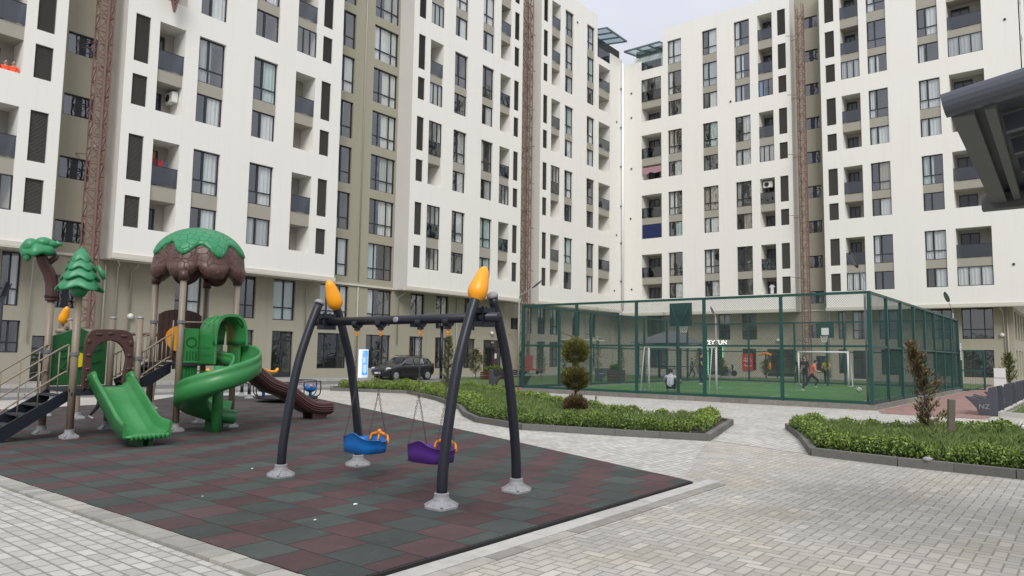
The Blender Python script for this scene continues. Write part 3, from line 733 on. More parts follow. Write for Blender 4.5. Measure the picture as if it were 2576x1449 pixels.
# ---- left wing
LB = thing('apartment_building', 'white and olive apartment building filling the left half, seen along its long front', 'building', (30, 36, 0))
LB.matrix_world = Matrix.Identity(4); LB.location = (0, 0, 0)
IL = MB(); F = PL(36.0); G_ = PL(37.4)
ZB = 5.97
fill_block(LB, F, False, -.7, 12.17, ZB, 34.6, [('b', .7, 1.9), ('w', 3.0, 4.5), ('w', 6.3, 7.8), ('b', 9.15, 10.54), ('l', 10.98, 11.70)], ROWS_L, {('b', 9.2, 1, 0): 'open', ('b', 9.2, 0, 1): 'open', ('b', 9.2, 0, 0): 'none'}, ngroups=3, inter=IL)
fill_block(LB, F, False, 14.76, 27.64, ZB, 34.6, [('l', 15.15, 15.87), ('b', 16.33, 17.66), ('w', 18.41, 19.90), ('w', 21.62, 23.14), ('b', 24.34, 25.71), ('l', 26.17, 26.87)], ROWS_L,
           {('w', 18.4, 0, 1): (4, M_CURT), ('w', 18.4, 1, 0): (4, M_CURT), ('w', 18.4, 1, 1): (1, M_CURT2), ('w', 21.6, 0, 1): (2, M_CURT), ('w', 21.6, 1, 0): (2, M_CURT), ('w', 21.6, 0, 0): (0, M_CURT2), ('b', 16.3, 1, 0): 'open', ('b', 16.3, 1, 1): 'open', ('b', 16.3, 0, 1): 'open', ('b', 16.3, 0, 0): 'open',
            ('b', 24.3, 0, 0): 'open', ('b', 24.3, 0, 1): 'open', ('b', 24.3, 1, 0): 'open', ('b', 24.3, 1, 1): 'open', ('b', 24.3, 2, 0): 'none'}, ngroups=3, inter=IL)
fill_block(LB, F, False, 33.68, 46.04, ZB, 34.6, [('l', 34.19, 34.86), ('b', 35.36, 36.68), ('w', 37.9, 39.33), ('w', 41.02, 42.42), ('b', 43.2, 44.5), ('l', 44.97, 45.6)], ROWS_L,
           {('b', 35.4, 1, 0): 'open', ('b', 35.4, 1, 1): 'none', ('b', 35.4, 2, 1): 'open', ('b', 35.4, 2, 0): (0, M_CURT2), ('b', 35.4, 3, 0): (0, M_CURT2), ('b', 35.4, 0, 1): 'none', ('b', 35.4, 0, 0): 'none', ('b', 43.2, 0, 0): 'open'}, inter=IL)
# last white block with the stepped terrace
fill_block(LB, F, False, 48.63, 57.75, ZB, 34.6, [('l', 49.0, 49.63), ('b', 50.2, 51.56), ('w', 52.28, 53.64), ('w', 55.9, 57.25)], ROWS_L, {('b', 50.2, 0, 0): 'open'}, inter=IL)
fill_block(LB, F, False, 57.75, 62.4, ZB, 30.45, [('t', 58.0, 60.1)], ROWS_L, {}, inter=IL, sides=False)
mb = MB(); rbox(mb, F, 60.1, 62.4, 30.45, 31.6, 0, .25); mb.obj('parapet', M_WHITE, LB)
mb = MB(); rbox(mb, F, 57.75, 62.4, 30.5, 33.5, 2.6, 2.9); mb.obj('terrace_wall', M_WHITE, LB)
mb = MB(); rbox(mb, F, 58.0, 60.08, 30.47, 31.5, .05, .07); mb.obj('glass_rail', M_RAIL, LB)
def canopy(parent, P, u0, u1, z, d0, d1):
    fr = MB(); g = MB()
    for u in (u0, (2*u0+u1)/3, (u0+2*u1)/3, u1): fr.bar(P(u, z-.25, d0), P(u, z+.25, d1), .08, .14)
    fr.bar(P(u0, z-.25, d0), P(u1, z-.25, d0), .14, .14); fr.bar(P(u0, z+.25, d1), P(u1, z+.25, d1), .12, .12)
    g.add([P(u0, z-.16, d0), P(u1, z-.16, d0), P(u1, z+.34, d1), P(u0, z+.34, d1)], [(0, 1, 2, 3)])
    o = fr.obj('terrace_canopy', mat('green_grey_steel', (.10, .135, .14), .5), parent); g.obj('canopy_glass', M_CGLASS, o)
canopy(LB, F, 57.8, 61.6, 33.3, -1.0, 2.6)
# recessed olive walls
ho = []; ow = MB()
def olive_hole(P, u0, u1, z0, z1, style, right, root, inter, name='window', curt=None, d=.12):
    ho.append((u0, u1, z0, z1, .25)); window(root, P, right, u0, u1, z0, z1, style, curt, d=d, name=name, inter=inter)
for k in range(8): olive_hole(G_, 12.72, 14.04, 6.6+3.03*k, 7.64+3.03*k, 'stair', False, LB, IL, curt=False)
olive_hole(G_, 12.72, 14.04, 3.52, 4.6, 'stair', False, LB, IL, curt=False)
for k in range(9):
    z = 6.55+3.03*k
    olive_hole(G_, 28.4, 29.76, z, z+2.42, 'tall', False, LB, IL); olive_hole(G_, 31.38, 33.56, z, z+2.42, 'wide', False, LB, IL)
for k in range(10): olive_hole(G_, 46.45, 47.75, 6.9+3.03*k, 7.9+3.03*k, 'stair', False, LB, IL, curt=False)
for a, b in ((10.75, 11.5), (18.55, 20.0), (22.16, 23.25), (24.4, 25.9), (27.67, 29.88), (31.46, 33.6), (35.37, 36.75), (37.93, 39.25), (41.0, 42.3), (48.9, 49.65), (50.42, 51.57), (52.24, 53.53), (55.78, 57.06), (58.65, 59.82)):
    olive_hole(G_, a, b, 3.5, 5.9 if a < 60 else 5.7, 'shop' if b-a < 1.6 else 'wide', False, LB, IL, name='upper_shop_window', curt=None if rnd.random() < .5 else False)
olive_hole(G_, 46.7, 47.7, 3.77, 4.7, 'short', False, LB, IL, curt=False)
for a, b, z in ((10.8, 11.65, 1.42), (18.6, 20.0, .65), (22.3, 23.23, 1.71), (27.63, 29.86, .64), (31.46, 33.58, .64), (35.36, 36.7, .64), (37.93, 39.2, .6), (41.0, 42.3, .6), (48.85, 49.3, 1.35), (52.2, 53.54, .65), (55.8, 57.0, .66), (58.72, 59.77, .66)):
    olive_hole(G_, a, b, z, 2.85, 'shop' if b-a < 1.6 else 'wide', False, LB, IL, name='shop_window', curt=(4, M_CURT2) if rnd.random() < .35 else False)
for a, b, zt in ((12.15, 13.25, 2.2), (24.43, 25.87, 2.85), (43.3, 45.57, 2.8), (50.3, 51.44, 2.8)):
    olive_hole(G_, a, b, .14, zt, 'door', False, LB, IL, name='entrance_door', curt=False)
wallgrid(ow, G_, -.7, 63.8, .0, 6.1, [h for h in ho if h[3] < 6.1])
for (a, b) in ((12.17, 14.76), (27.64, 33.68), (46.04, 48.63)):
    wallgrid(ow, G_, a, b, 6.1, 34.6, [h for h in ho if h[2] > 6.1 and a-.1 < h[0] < b])
ow.obj('olive_wall', M_OLIVE, LB)
mb = MB()
for (a, b) in ((12.22, 14.7), (27.7, 33.62), (46.1, 48.57)): rbox(mb, G_, a, b, 5.98, 6.10, -.10, -.002)
mb.obj('cornice', M_TRIM, LB)
mb = MB()
mb.box((-.7, 38.4, 0), (66, 46, 34.4)); mb.obj('core', M_DARK, LB)
IL.obj('interior', M_ROOM, LB)
# ---- right wing
RB = thing('apartment_building', 'cream apartment building across the court, its front facing the camera', 'building', (0, 0, 0))
IR = MB(); F2 = PR(62.4); G2 = PR(63.8); ZR = 5.66
fill_block(RB, F2, True, 19.32, 31.45, ZR, 33.65, [('l', 19.70, 20.40), ('b', 20.86, 22.16), ('w', 22.90, 24.32), ('w', 25.96, 27.4), ('w', 29.52, 30.95)], ROWS_R,
           {('b', 20.9, 3, 0): (5, cloth('blue_film', (.12, .25, .45))), ('b', 20.9, 2, 1): 'open', ('b', 20.9, 2, 0): (0, M_CURT2), ('b', 20.9, 0, 0): 'open'}, inter=IR)
fill_block(RB, F2, True, 31.45, 35.99, ZR, 29.95, [('t', 31.65, 33.8)], ROWS_R, {('t', 31.6, 3, 1): 'none', ('t', 31.6, 2, 0): 'open', ('t', 31.6, 0, 1): 'open'}, inter=IR, sides=False)
mb = MB(); rbox(mb, F2, 33.8, 35.99, 29.95, 30.95, 0, .25); mb.obj('parapet', M_WHITE, RB)
mb = MB(); rbox(mb, F2, 31.45, 36, 30, 32.6, 2.6, 2.9); rbox(mb, F2, 31.45, 31.55, 30.0, 33.6, .3, 2.61); mb.obj('terrace_wall', M_WHITE, RB)
mb = MB(); rbox(mb, F2, 31.66, 33.78, 29.97, 30.8, .05, .07); mb.obj('glass_rail', M_RAIL, RB)
canopy(RB, F2, 31.5, 35.4, 32.4, -.6, 2.6)
fill_block(RB, F2, True, 3.08, 16.87, ZR, 33.65, [('l', 15.72, 16.46), ('b', 13.82, 15.26), ('w', 11.80, 13.22), ('w', 8.2, 9.62), ('b', 5.33, 7.58)], ROWS_R,
           {('b', 5.3, 0, 0): (0, M_CURT), ('b', 5.3, 3, 0): (0, M_CURT2), ('b', 13.8, 0, 0): (0, M_CURT), ('b', 13.8, 3, 0): (0, M_CURT2), ('b', 5.3, 2, 1): 'open', ('b', 5.3, 1, 1): 'open', ('b', 13.8, 1, 1): 'open', ('b', 13.8, 2, 1): 'open', ('b', 13.8, 1, 0): 'open', ('b', 13.8, 2, 0): 'open',
            ('w', 8.2, 2, 0): (0, M_CURT), ('w', 11.8, 2, 0): (0, M_CURT)}, inter=IR)
ho = []; ow = MB()
for k in range(9): olive_hole(G2, 17.43, 18.65, 6.35+3.02*k, 7.4+3.02*k, 'stair', True, RB, IR, curt=False)
for a, b in ((32.1, 34.0), (25.6, 26.7), (23.15, 24.5), (15.75, 16.36), (13.9, 15.26), (11.9, 13.26), (8.2, 9.6), (5.6, 7.6)):
    olive_hole(G2, a, b, 3.32, 5.62, 'shop' if b-a < 1.6 else 'wide', True, RB, IR, name='upper_shop_window', curt=(3, M_CURT2) if rnd.random() < .3 else False)
olive_hole(G2, 18.1, 18.78, 3.46, 4.6, 'short', True, RB, IR, curt=False)
for a, b, z in ((32.0, 34.0, .6), (23.26, 24.5, .6), (17.2, 18.2, .52), (15.74, 16.4, .52), (11.9, 13.2, .5), (8.2, 9.6, .5), (5.66, 7.6, .48)):
    olive_hole(G2, a, b, z, 2.5 if a != 17.2 else 1.93, 'shop' if b-a < 1.6 else 'wide', True, RB, IR, name='shop_window', curt=False)
for a, b, zt in ((26.3, 27.7, 2.65), (19.9, 22.3, 2.47), (13.95, 15.3, 2.4)):
    olive_hole(G2, a, b, .12, zt, 'door', True, RB, IR, name='entrance_door', curt=False)
wallgrid(ow, G2, 4.4, 37.4, 0, 5.8, [h for h in ho if h[3] < 5.8])
wallgrid(ow, G2, 16.87, 19.32, 5.8, 33.6, [h for h in ho if h[2] > 5.8])
# end wall round the corner (ground storey, set back under the overhang)
E_ = PL(4.4); eh = []
for k in range(9):
    a = 65.2+k*2.6
    for z0, z1 in ((.5, 2.5), (3.3, 5.4)): eh.append((a, a+1.5, z0, z1, .2)); window(RB, E_, False, a, a+1.5, z0, z1, 'shop', False, d=.1, name='side_window', inter=IR)
wallgrid(ow, E_, 63.8, 92, 0, 5.8, eh); ow.obj('olive_wall', M_OLIVE, RB)
mb = MB(); E2 = PL(3.08); eh = []
for g in ROWS_R:
    for za, zb in g:
        for k in range(5):
            a = 64.5+k*5.2; eh.append((a, a+1.6, za, zb, .25)); window(RB, E2, False, a, a+1.6, za, zb, 'short', False, d=.12, name='side_window', inter=IR)
wallgrid(mb, E2, 62.4, 92, ZR, 33.65, eh); mb.add([(62.4, 3.08, ZR), (92, 3.08, ZR), (92, 4.4, ZR), (62.4, 4.4, ZR)], [(0, 1, 2, 3)]); mb.obj('end_wall', M_WHITE, RB)
mb = MB(); rbox(mb, G2, 16.92, 19.27, 5.7, 5.8, -.08, -.002); mb.obj('cornice', M_TRIM, RB)
mb = MB(); mb.box((65.4, 5.2, 0), (75, 36, 33.5)); mb.obj('core', M_DARK, RB)
IR.obj('interior', M_ROOM, RB)

# downpipes, lamps, cameras fixed to the fronts (parts of the buildings)
def pipe(root, pts, r=.045, m=M_PIPE, name='downpipe'):
    mb = MB(); mb.tube(pts, r, 8); return mb.obj(name, m, root, True)
pipe(LB, [(62.25, 35.82, 31.2), (62.25, 35.82, 6.3)], .12, M_PVC)
for z in (9, 12.8, 16.5, 20.5, 24.5, 28.5):
    mb = MB(); mb.box((62.02, 35.84, z), (62.2, 35.99, z+.05)); mb.obj('pipe_bracket', M_DARK, LB)
for x in (16.25, 26.6, 34.1, 41.2, 57.9):
    pipe(LB, [(x, 36.6, 5.9), (x, 36.6, 5.72), (x, 37.3, 5.5), (x, 37.3, 2.3 if x > 17 else 2.2)], .04)
for x in (15.05, 9.5, 30.6, 40.1, 62.9): pipe(LB, [(x, 37.33, 5.9), (x, 37.33, .15)], .05)
pipe(LB, [(30.6, 37.33, 34), (30.6, 37.33, 6.3)], .035)
pipe(LB, [(15.1, 36.1, 5.95), (15.1, 36.1, 5.8), (15.5, 36.9, 5.75), (15.6, 37.3, 5.6), (15.6, 37.3, .4)], .03, M_TRIM, 'drain_hose')
pipe(LB, [(11.9, 36.1, 5.9), (11.9, 37.2, 5.6), (11.9, 37.3, 1.9)], .03, M_TRIM, 'drain_hose')
for y in (17.0, 4.75, 19.1): pipe(RB, [(63.7, y, 5.6), (63.7, y, .15)], .05)
pipe(RB, [(62.9, 5.1, 5.7), (62.9, 5.1, 5.5), (63.7, 5.0, 5.3), (63.72, 4.9, 1.9)], .03, M_TRIM, 'drain_hose')
for z in (8.8, 12.4, 16.2, 19.4, 22.6, 26, 29.2):
    mb = MB(); mb.tube([(48.2, 36.9, z), (48.0, 36.2, z-.1)], .03, 6); mb.ball((48.0, 36.2, z-.14), .07, 7, 4); mb.obj('hose_stub', M_GALV, LB)
for x, z in ((14.2, 12.9), (12.3, 9.0), (12.3, 15.1), (14.1, 11.4)):
    mb = MB(); mb.tube([(x, 37.35, z), (x+.1, 36.9, z-.02)], .035, 6); mb.ball((x+.12, 36.85, z-.03), .06, 7, 4); mb.obj('hose_stub', M_PVC, LB)
def walllamp(root, loc):
    mb = MB(); mb.ball(loc, .15, 12, 8); mb.obj('wall_lamp', mat('opal_lamp', (.7, .7, .68), .4), root, True)
walllamp(LB, (16.33, 37.3, 3.28)); walllamp(LB, (44.2, 37.3, 3.35)); walllamp(LB, (59.9, 37.3, 3.4)); walllamp(RB, (63.7, 21.3, 3.25)); walllamp(RB, (63.7, 5.1, 3.6))
# small dark vents on the white walls
for y, z in ((34.9, 27.9), (34.9, 25.4), (34.9, 20.2), (24.7, 24.9), (35.0, 15.2), (34.9, 8.2), (4.1, 8.6), (3.9, 26.7), (3.8, 17.5)):
    mb = MB(); mb.box((62.33, y-.07, z-.07), (62.39, y+.07, z+.07)); mb.obj('wall_vent', M_DARK, RB)
for x, z in ((61.3, 13.5), (61.3, 24.9), (54.2, 32.5), (60.9, 8)):
    mb = MB(); mb.box((x-.07, 35.93, z-.07), (x+.07, 35.99, z+.07)); mb.obj('wall_vent', M_DARK, LB)

# ---- facade lift masts
def mast(loc, h, w, label, d=.5, name='hoist_mast'):
    t = thing(name, label, 'hoist mast', loc)
    p = MB()
    for x in (-w/2, w/2):
        for y in (-d/2, d/2): p.box((x-.028, y-.028, 0), (x+.028, y+.028, h))
    p.obj('chord', M_RED, t)
    lt = MB(); z = 0; k = 0; st = w*1.05
    cs = [(-w/2, -d/2), (w/2, -d/2), (w/2, d/2), (-w/2, d/2)]
    while z < h-st:
        for i in range(4):
            a, b = cs[i], cs[(i+1) % 4]
            lt.bar((*a, z), (*b, z), .035); 
            q, r = (a, b) if (k+i) % 2 else (b, a)
            lt.bar((*q, z), (*r, z+st), .03)
        z += st; k += 1
    lt.obj('lattice', M_RED, t)
    rk = MB(); rk.box((-.05, -d/2-.09, 0), (.05, -d/2-.04, h)); z = .3
    while z < h-.3: rk.box((-.16, -d/2-.06, z), (.16, -d/2-.02, z+.03)); z += .55
    rk.obj('rack', M_RED, t)
    br = MB(); z = 3.0
    while z < h-1: br.bar((-w/2, d/2, z), (-w*.9, d/2+.75, z+.1), .04); br.bar((w/2, d/2, z), (w*.9, d/2+.75, z+.1), .04); z += 5.2
    br.obj('wall_tie', M_RED, t)
    return t
mast((13.93, 36.45, 2.6), 31.5, .62, 'red lattice hoist mast standing between the first two white blocks at far left')
m2 = mast((47.2, 36.4, .25), 33.5, .85, 'red lattice hoist mast in the gap right of the swing set')
m3 = mast((61.95, 18.35, .15), 31.8, .68, 'red lattice hoist mast in the gap of the cream building behind the court')
def hoist_cage(loc, label, rz=0):
    t = thing('hoist_platform', label, 'hoist platform', loc, rz)
    b = MB(); b.box((-1.1, -1.4, .3), (1.1, -.2, .42)); b.box((-.5, -.5, .42), (.5, -.25, 1.5)); b.obj('deck', mat('bright_red_steel', (.33, .05, .05), .5), t)
    r = MB()
    for x in (-1.05, 0, 1.05): r.bar((x, -1.35, .42), (x, -1.35, 1.4), .04)
    for z in (.9, 1.4): r.bar((-1.05, -1.35, z), (1.05, -1.35, z), .04)
    r.bar((-1.05, -.25, 1.4), (-1.05, -1.35, 1.4), .04); r.bar((1.05, -.25, 1.4), (1.05, -1.35, 1.4), .04)
    r.obj('railing', M_RED, t)
    w = MB(); w.tube([(-.9, -.8, .14), (-.9, -.6, .14)], .14, 10); w.tube([(.9, -.8, .14), (.9, -.6, .14)], .14, 10); w.obj('base_foot', M_BLACK, t)
hoist_cage((47.2, 36.35, .14), 'red hoist work platform parked at the foot of the mast right of the swings')
# lattice tip hanging in at the top edge
t = thing('hoist_jib', 'dark red lattice jib tip hanging in front of the white wall at the top edge', 'hoist jib', (16.7, 35.4, 18.6))
b = MB()
for k in range(7):
    r0, r1 = .03+.05*k, .03+.05*(k+1); z0, z1 = k*.22, (k+1)*.22
    for i in range(4):
        a = PI/4+i*PI/2; a2 = a+PI/2
        b.bar((r0*math.cos(a), r0*math.sin(a), z0), (r1*math.cos(a), r1*math.sin(a), z1), .05)
        b.bar((r1*math.cos(a), r1*math.sin(a), z1), (r1*math.cos(a2), r1*math.sin(a2), z1), .045); b.bar((r0*math.cos(a), r0*math.sin(a), z0), (r1*math.cos(a2), r1*math.sin(a2), z1), .04)
b.obj('lattice', M_RED, t)
b = MB(); b.bar((0, 0, 1.5), (-.2, .2, 6), .3); b.obj('boom', M_RED, t)
# ================================================================ PLAYGROUND
def sweep(mb, path, prof, lats, closed=True, cap=True, mi=0, ups=None):
    rows = []
    for k, p in enumerate(path):
        p = Vector(p); l = Vector(lats[k]) if isinstance(lats, list) else Vector(lats)
        d = (Vector(path[min(k+1, len(path)-1)])-Vector(path[max(k-1, 0)])).normalized()
        l = (l-d*l.dot(d)).normalized(); u = l.cross(d).normalized()
        if u.z < 0: u = -u
        pr = prof(k/(len(path)-1)) if callable(prof) else prof
        rows.append([p+l*a+u*b for a, b in pr])
    mb.grid(rows, closed, mi)
    if cap and closed:
        n = len(rows[0])
        mb.add(rows[0], [tuple(range(n))[::-1]], mi); mb.add(rows[-1], [tuple(range(n))], mi)
    return mb
def trough(w, h, t=.045, lip=.05):
    """closed U profile: width w between the inner faces, wall height h"""
    o = []; W_ = w/2; n = 5
    inner = [(-W_, h)] + [(-W_+ (w*.16)*(1-math.cos(a)), h*.42*(1-math.sin(a))) for a in [PI/2*i/n for i in range(n+1)]]
    inner = [(-W_, h)] + [(-W_+w*.16*math.sin(PI/2*i/n)*1.0, h*.45*(1-math.sin(PI/2*i/n))**1.0) for i in range(n+1)]
    inner = inner + [(-x, z) for x, z in inner[::-1]]
    outer = [(W_+lip, h), (W_+lip+.015, h-.03), (W_+lip, h-.06), (W_+t, h-.075), (W_+t, 0.0), (W_*.8, -t), (-W_*.8, -t), (-W_-t, 0.0), (-W_-t, h-.075), (-W_-lip, h-.06), (-W_-lip-.015, h-.03), (-W_-lip, h)]
    top = [(W_+lip*.5, h+.02)]
    return inner + top + outer + [(-W_-lip*.5, h+.02)]
def smoothpath(pts, n):
    """Catmull-Rom through pts"""
    P_ = [Vector(p) for p in pts]; P_ = [P_[0]*2-P_[1]] + P_ + [P_[-1]*2-P_[-2]]; out = []
    for i in range(1, len(P_)-2):
        for k in range(n):
            t = k/n; a, b, c, d = P_[i-1], P_[i], P_[i+1], P_[i+2]
            out.append(.5*((2*b)+(c-a)*t+(2*a-5*b+4*c-d)*t*t+(3*b-a-3*c+d)*t**3))
    out.append(P_[-2]); return out
def foot(parent, x, y, s=1., z=0.035, name='post_foot'):
    mb = MB()
    prof = [(.135, 0), (.135, .02), (.12, .035), (.09, .075), (.078, .12), (.078, .15), (.065, .155)]
    def md(k, t, r, zz):
        sq = 1/max(abs(math.cos(t)), abs(math.sin(t))) if k < 3 else 1+.0*k
        q = min(sq, 1.28); return r*s*(q*(1 if k < 3 else 1)), zz*s
    mb.lathe(prof, (x, y, z), 24, md)
    for a in range(4):
        t = PI/4+a*PI/2; c, sn = math.cos(t), math.sin(t)
        mb.bar((x+c*.07*s, y+sn*.07*s, z+.075*s), (x+c*.165*s, y+sn*.165*s, z+.022*s), .026*s, .045*s)
    for a in range(4):
        t = a*PI/2; c, sn = math.cos(t), math.sin(t)
        mb.tube([(x+c*.112*s, y+sn*.112*s, z+.02*s), (x+c*.112*s, y+sn*.112*s, z+.045*s)], .012*s, 6)
    return mb.obj(name, M_FOOT, parent, False)

# ---- swing frame
def swing_frame(label, loc, rotz, mt, s=1., bar_len=3.25, M_bul=M_YEL):
    t = thing('swing_set', label, 'swing set', loc, rotz)
    H = bar_len/2
    b = MB(); b.tube([(0, -H, 1.985), (0, H, 1.985)], .055, 16); b.obj('crossbar', mt, t, True)
    for sgn in (1, -1):
        y = sgn*1.41
        A = smoothpath([(-.62, y, .12), (-.60, y, .45), (-.52, y, .97), (-.42, y, 1.45), (-.27, y, 1.9), (-.14, y, 2.22)], 5)
        B = [Vector((-p.x, p.y, p.z)) for p in A]
        # the two uprights of one end stand side by side of the bar and cross its ends
        for pts, bulb in ((A, sgn < 0), (B, sgn > 0)):
            l = MB(); l.tube(pts, .057, 16); lo = l.obj('leg', mt, t, True)
            e = pts[-1]; d = (pts[-1]-pts[-3]).normalized()
            if bulb:
                m = MB(); n = 14; rows = []
                for k in range(15):
                    q = k/14; rr = (.05, .08, .099, .108, .110, .108, .104, .098, .091, .084, .077, .070, .060, .043, .004)[k]; c = e+d*(-.06+q*.43); a_ = d.orthogonal().normalized(); b_ = d.cross(a_)
                    rows.append([c+(a_*math.cos(2*PI*i/n)+b_*math.sin(2*PI*i/n))*rr*(1+.035*math.cos(5*2*PI*i/n)) for i in range(n)])
                m.grid(rows, True); m.add(rows[0], [tuple(range(n))]); m.add(rows[-1], [tuple(range(n))[::-1]]); m.obj('bulb', M_bul, lo, True)
            else:
                m = MB(); m.tube([e, e+d*.03, e+d*.055, e+d*.066], [.066, .066, .045, .01], 14); m.obj('end_cap', M_FOOT, lo, True)
            foot(lo, pts[0].x, y, 1.0, 0)
        cl = MB(); cl.tube([(0, y-.06, 1.985), (0, y+.06, 1.985)], .072, 16)
        for zz in (1.985+.075, 1.985-.075): cl.box((-.10, y-.075, zz-.03), (.10, y+.075, zz+.03))
        for dy in (-.05, .05):
            for dx in (-.085, .085): cl.tube([(dx, y+dy, 1.88), (dx, y+dy, 2.11)], .012, 6)
        cl.obj('clamp', mt, t)
    return t
SW = (6.13, 6.70, .035)
swing_frame('swing frame with four curved charcoal legs and two yellow bulbs in the foreground', SW, 0, M_NAVY)
bdg = MB(); bdg.lathe([(.03, 0), (.03, .006), (.02, .01)], (0, 0, 0), 14, lambda k, t, r, z: (r*(1+.6*abs(math.cos(t))), z)); bo = bdg.obj('badge', M_GALV, bpy.data.objects['swing_set'], True)
bo.location = (-.052, -.02, 1.985); bo.rotation_euler = (PI/2, 0, -PI/2)
def swing_seat(y, mt, label):
    t = thing('baby_swing', label, 'swing', (6.13, y, .035), 0, 'baby swings hanging from the dark frame')
    # tub: loft of rounded rectangles, wavy rim; long axis along y
    b = MB(); n = 40; rows = []
    def rr(th, a, c, p=4.):
        ct, st = math.cos(th), math.sin(th); q = (abs(ct)**p+abs(st)**p)**(-1/p); return a*ct*q, c*st*q
    def rim(th):   # height of the rim: high back hump on the -x side, sloping nose
        x, y_ = math.cos(th), math.sin(th)
        return .17+.055*math.exp(-((y_+.02)/.42)**2)*(1 if x < 0 else .3)-.045*max(0, -y_-.3)-.02*max(0, y_-.5)-.02*(x > 0)
    prof_o = [(.10, .15, 0), (.155, .185, .0), (.17, .205, .03), (.175, .215, .5), (.178, .218, .96), (.186, .226, .985), (.180, .220, 1.0)]
    prof_i = [(.172, .212, 1.0), (.16, .2, .8), (.15, .19, .3), (.09, .12, .2)]
    for pr_, rev in ((prof_o, 0), (prof_i, 1)):
        for a, c, f in pr_:
            row = []
            for i in range(n):
                th = 2*PI*i/n; x, yy = rr(th, a, c); zz = .325 + (rim(th)+.02)*f*1.05; row.append((x, yy*1.05, zz))
            rows.append(row)
    rows = [[(x*1.12, y*1.16, z) for x, y, z in r_] for r_ in rows]
    b.grid(rows, True); b.add(rows[0], [tuple(range(n))[::-1]]); b.add(rows[-1], [tuple(range(n))]); b.obj('tub', mt, t, True)
    # safety bar across the front (+x side)
    s = MB(); pts = smoothpath([(.16, -.24, .44), (.18, -.21, .52), (.19, -.13, .548), (.19, -.05, .56), (.19, .02, .548), (.18, .08, .53), (.16, .10, .46)], 4)
    s.tube(pts, .02, 8); s.ball((.19, -.05, .575), .032, 10, 6); s.tube([(.19, -.05, .56), (.16, -.05, .43)], .016, 7)
    
    s.obj('safety_bar', M_ORPL, t, True)
    for q in (-.228, .228):
        h = MB(); h.box((-.025, q-.03, 1.86), (.025, q+.03, 1.935)); h.tube([(0, q-.045, 1.95), (0, q+.045, 1.95)], .062, 14); h.obj('hanger', M_NAVY, t)
    h = MB()
    for q in (-.228, .228): h.tube([(0, q, 1.86), (0, q, 1.79)], .016, 8); h.ball((0, q, 1.82), .022, 8, 5)
    h.obj('swivel', M_ORPL, t)
    # chains: single down to a ring then two branches
    def chain(mb, a, b_):
        a, b_ = Vector(a), Vector(b_); L_ = (b_-a).length; n_ = int(L_/.032); d = (b_-a).normalized(); u = d.orthogonal().normalized(); v = d.cross(u)
        for k in range(n_):
            c = a+d*(k+.5)*L_/n_; w = u if k % 2 else v
            e = [c-d*.017+w*.008, c-d*.017-w*.008, c+d*.017-w*.008, c+d*.017+w*.008, c-d*.017+w*.008]
            mb.tube(e, .0036, 4, False)
    for q in (-.228, .228):
        c = MB(); chain(c, (0, q, 1.8), (0, q*.98, 1.08)); chain(c, (0, q*.98, 1.08), (-.15, q*1.0, .5)); chain(c, (0, q*.98, 1.08), (.15, q*1.0, .5)); c.obj('chain', M_CHAIN, t)
    return t
swing_seat(7.24, M_BLUE, 'blue plastic baby swing with a yellow bar hanging on chains')
swing_seat(6.07, M_PURP, 'purple plastic baby swing with a yellow bar hanging on chains')

# ---- second swing frame behind the play tower
swing_frame('taupe swing frame with yellow bulb standing behind the green play panels', (8.1, 18.9, .035), R(-78), M_TAN)

# ---- the play tower
PT = thing('play_tower', 'green and brown play tower with tree shaped roof, slides and stairs', 'play structure', (7.0, 14.5, 0))
PT.location = (0, 0, 0)
ZM = .035
def post(x, y, z1, cap=True, clamps=()):
    b = MB(); b.tube([(x, y, ZM+.1), (x, y, z1)], .062, 16); o = b.obj('post', M_TAN, PT, True)
    foot(o, x, y, 1.0)
    if cap:
        c = MB(); c.tube([(x, y, z1), (x, y, z1+.02), (x, y, z1+.045), (x, y, z1+.05)], [.066, .066, .045, .01], 14); c.obj('cap', M_FOOT, o, True)
    for z in clamps:
        c = MB(); c.tube([(x, y, z-.03), (x, y, z+.03)], .078, 14); c.box((x-.02, y-.11, z-.028), (x+.02, y-.06, z+.028)); c.obj('clamp', mat('grey_clamp', (.13, .135, .15), .5), o)
    return o
p1 = post(5.30, 14.2, 2.6, False, (1.52,)); p2 = post(5.22, 15.25, 2.6, False, (1.55,)); p4 = post(6.4, 15.37, 2.22, True); p5 = post(6.4, 14.2, 2.2, True, (1.45,))
p6 = post(7.13, 14.05, 3.2, False, (2.17,)); p9 = post(8.32, 14.1, 3.15, False, (2.2,)); p8 = post(8.34, 15.37, 3.15, False, (2.2,)); p7 = post(7.2, 15.35, 3.2, False, (2.2,))
# floors
b = MB(); b.box((5.24, 14.16, .84), (6.46, 15.42, .90)); b.box((5.26, 14.14, .78), (6.44, 14.2, .84)); b.obj('platform', mat('dark_deck', (.02, .022, .03), .6), PT)
b = MB(); b.box((7.1, 14.0, 1.31), (8.38, 15.42, 1.37)); b.obj('platform', mat('dark_deck', (.02, .022, .03), .6), PT)
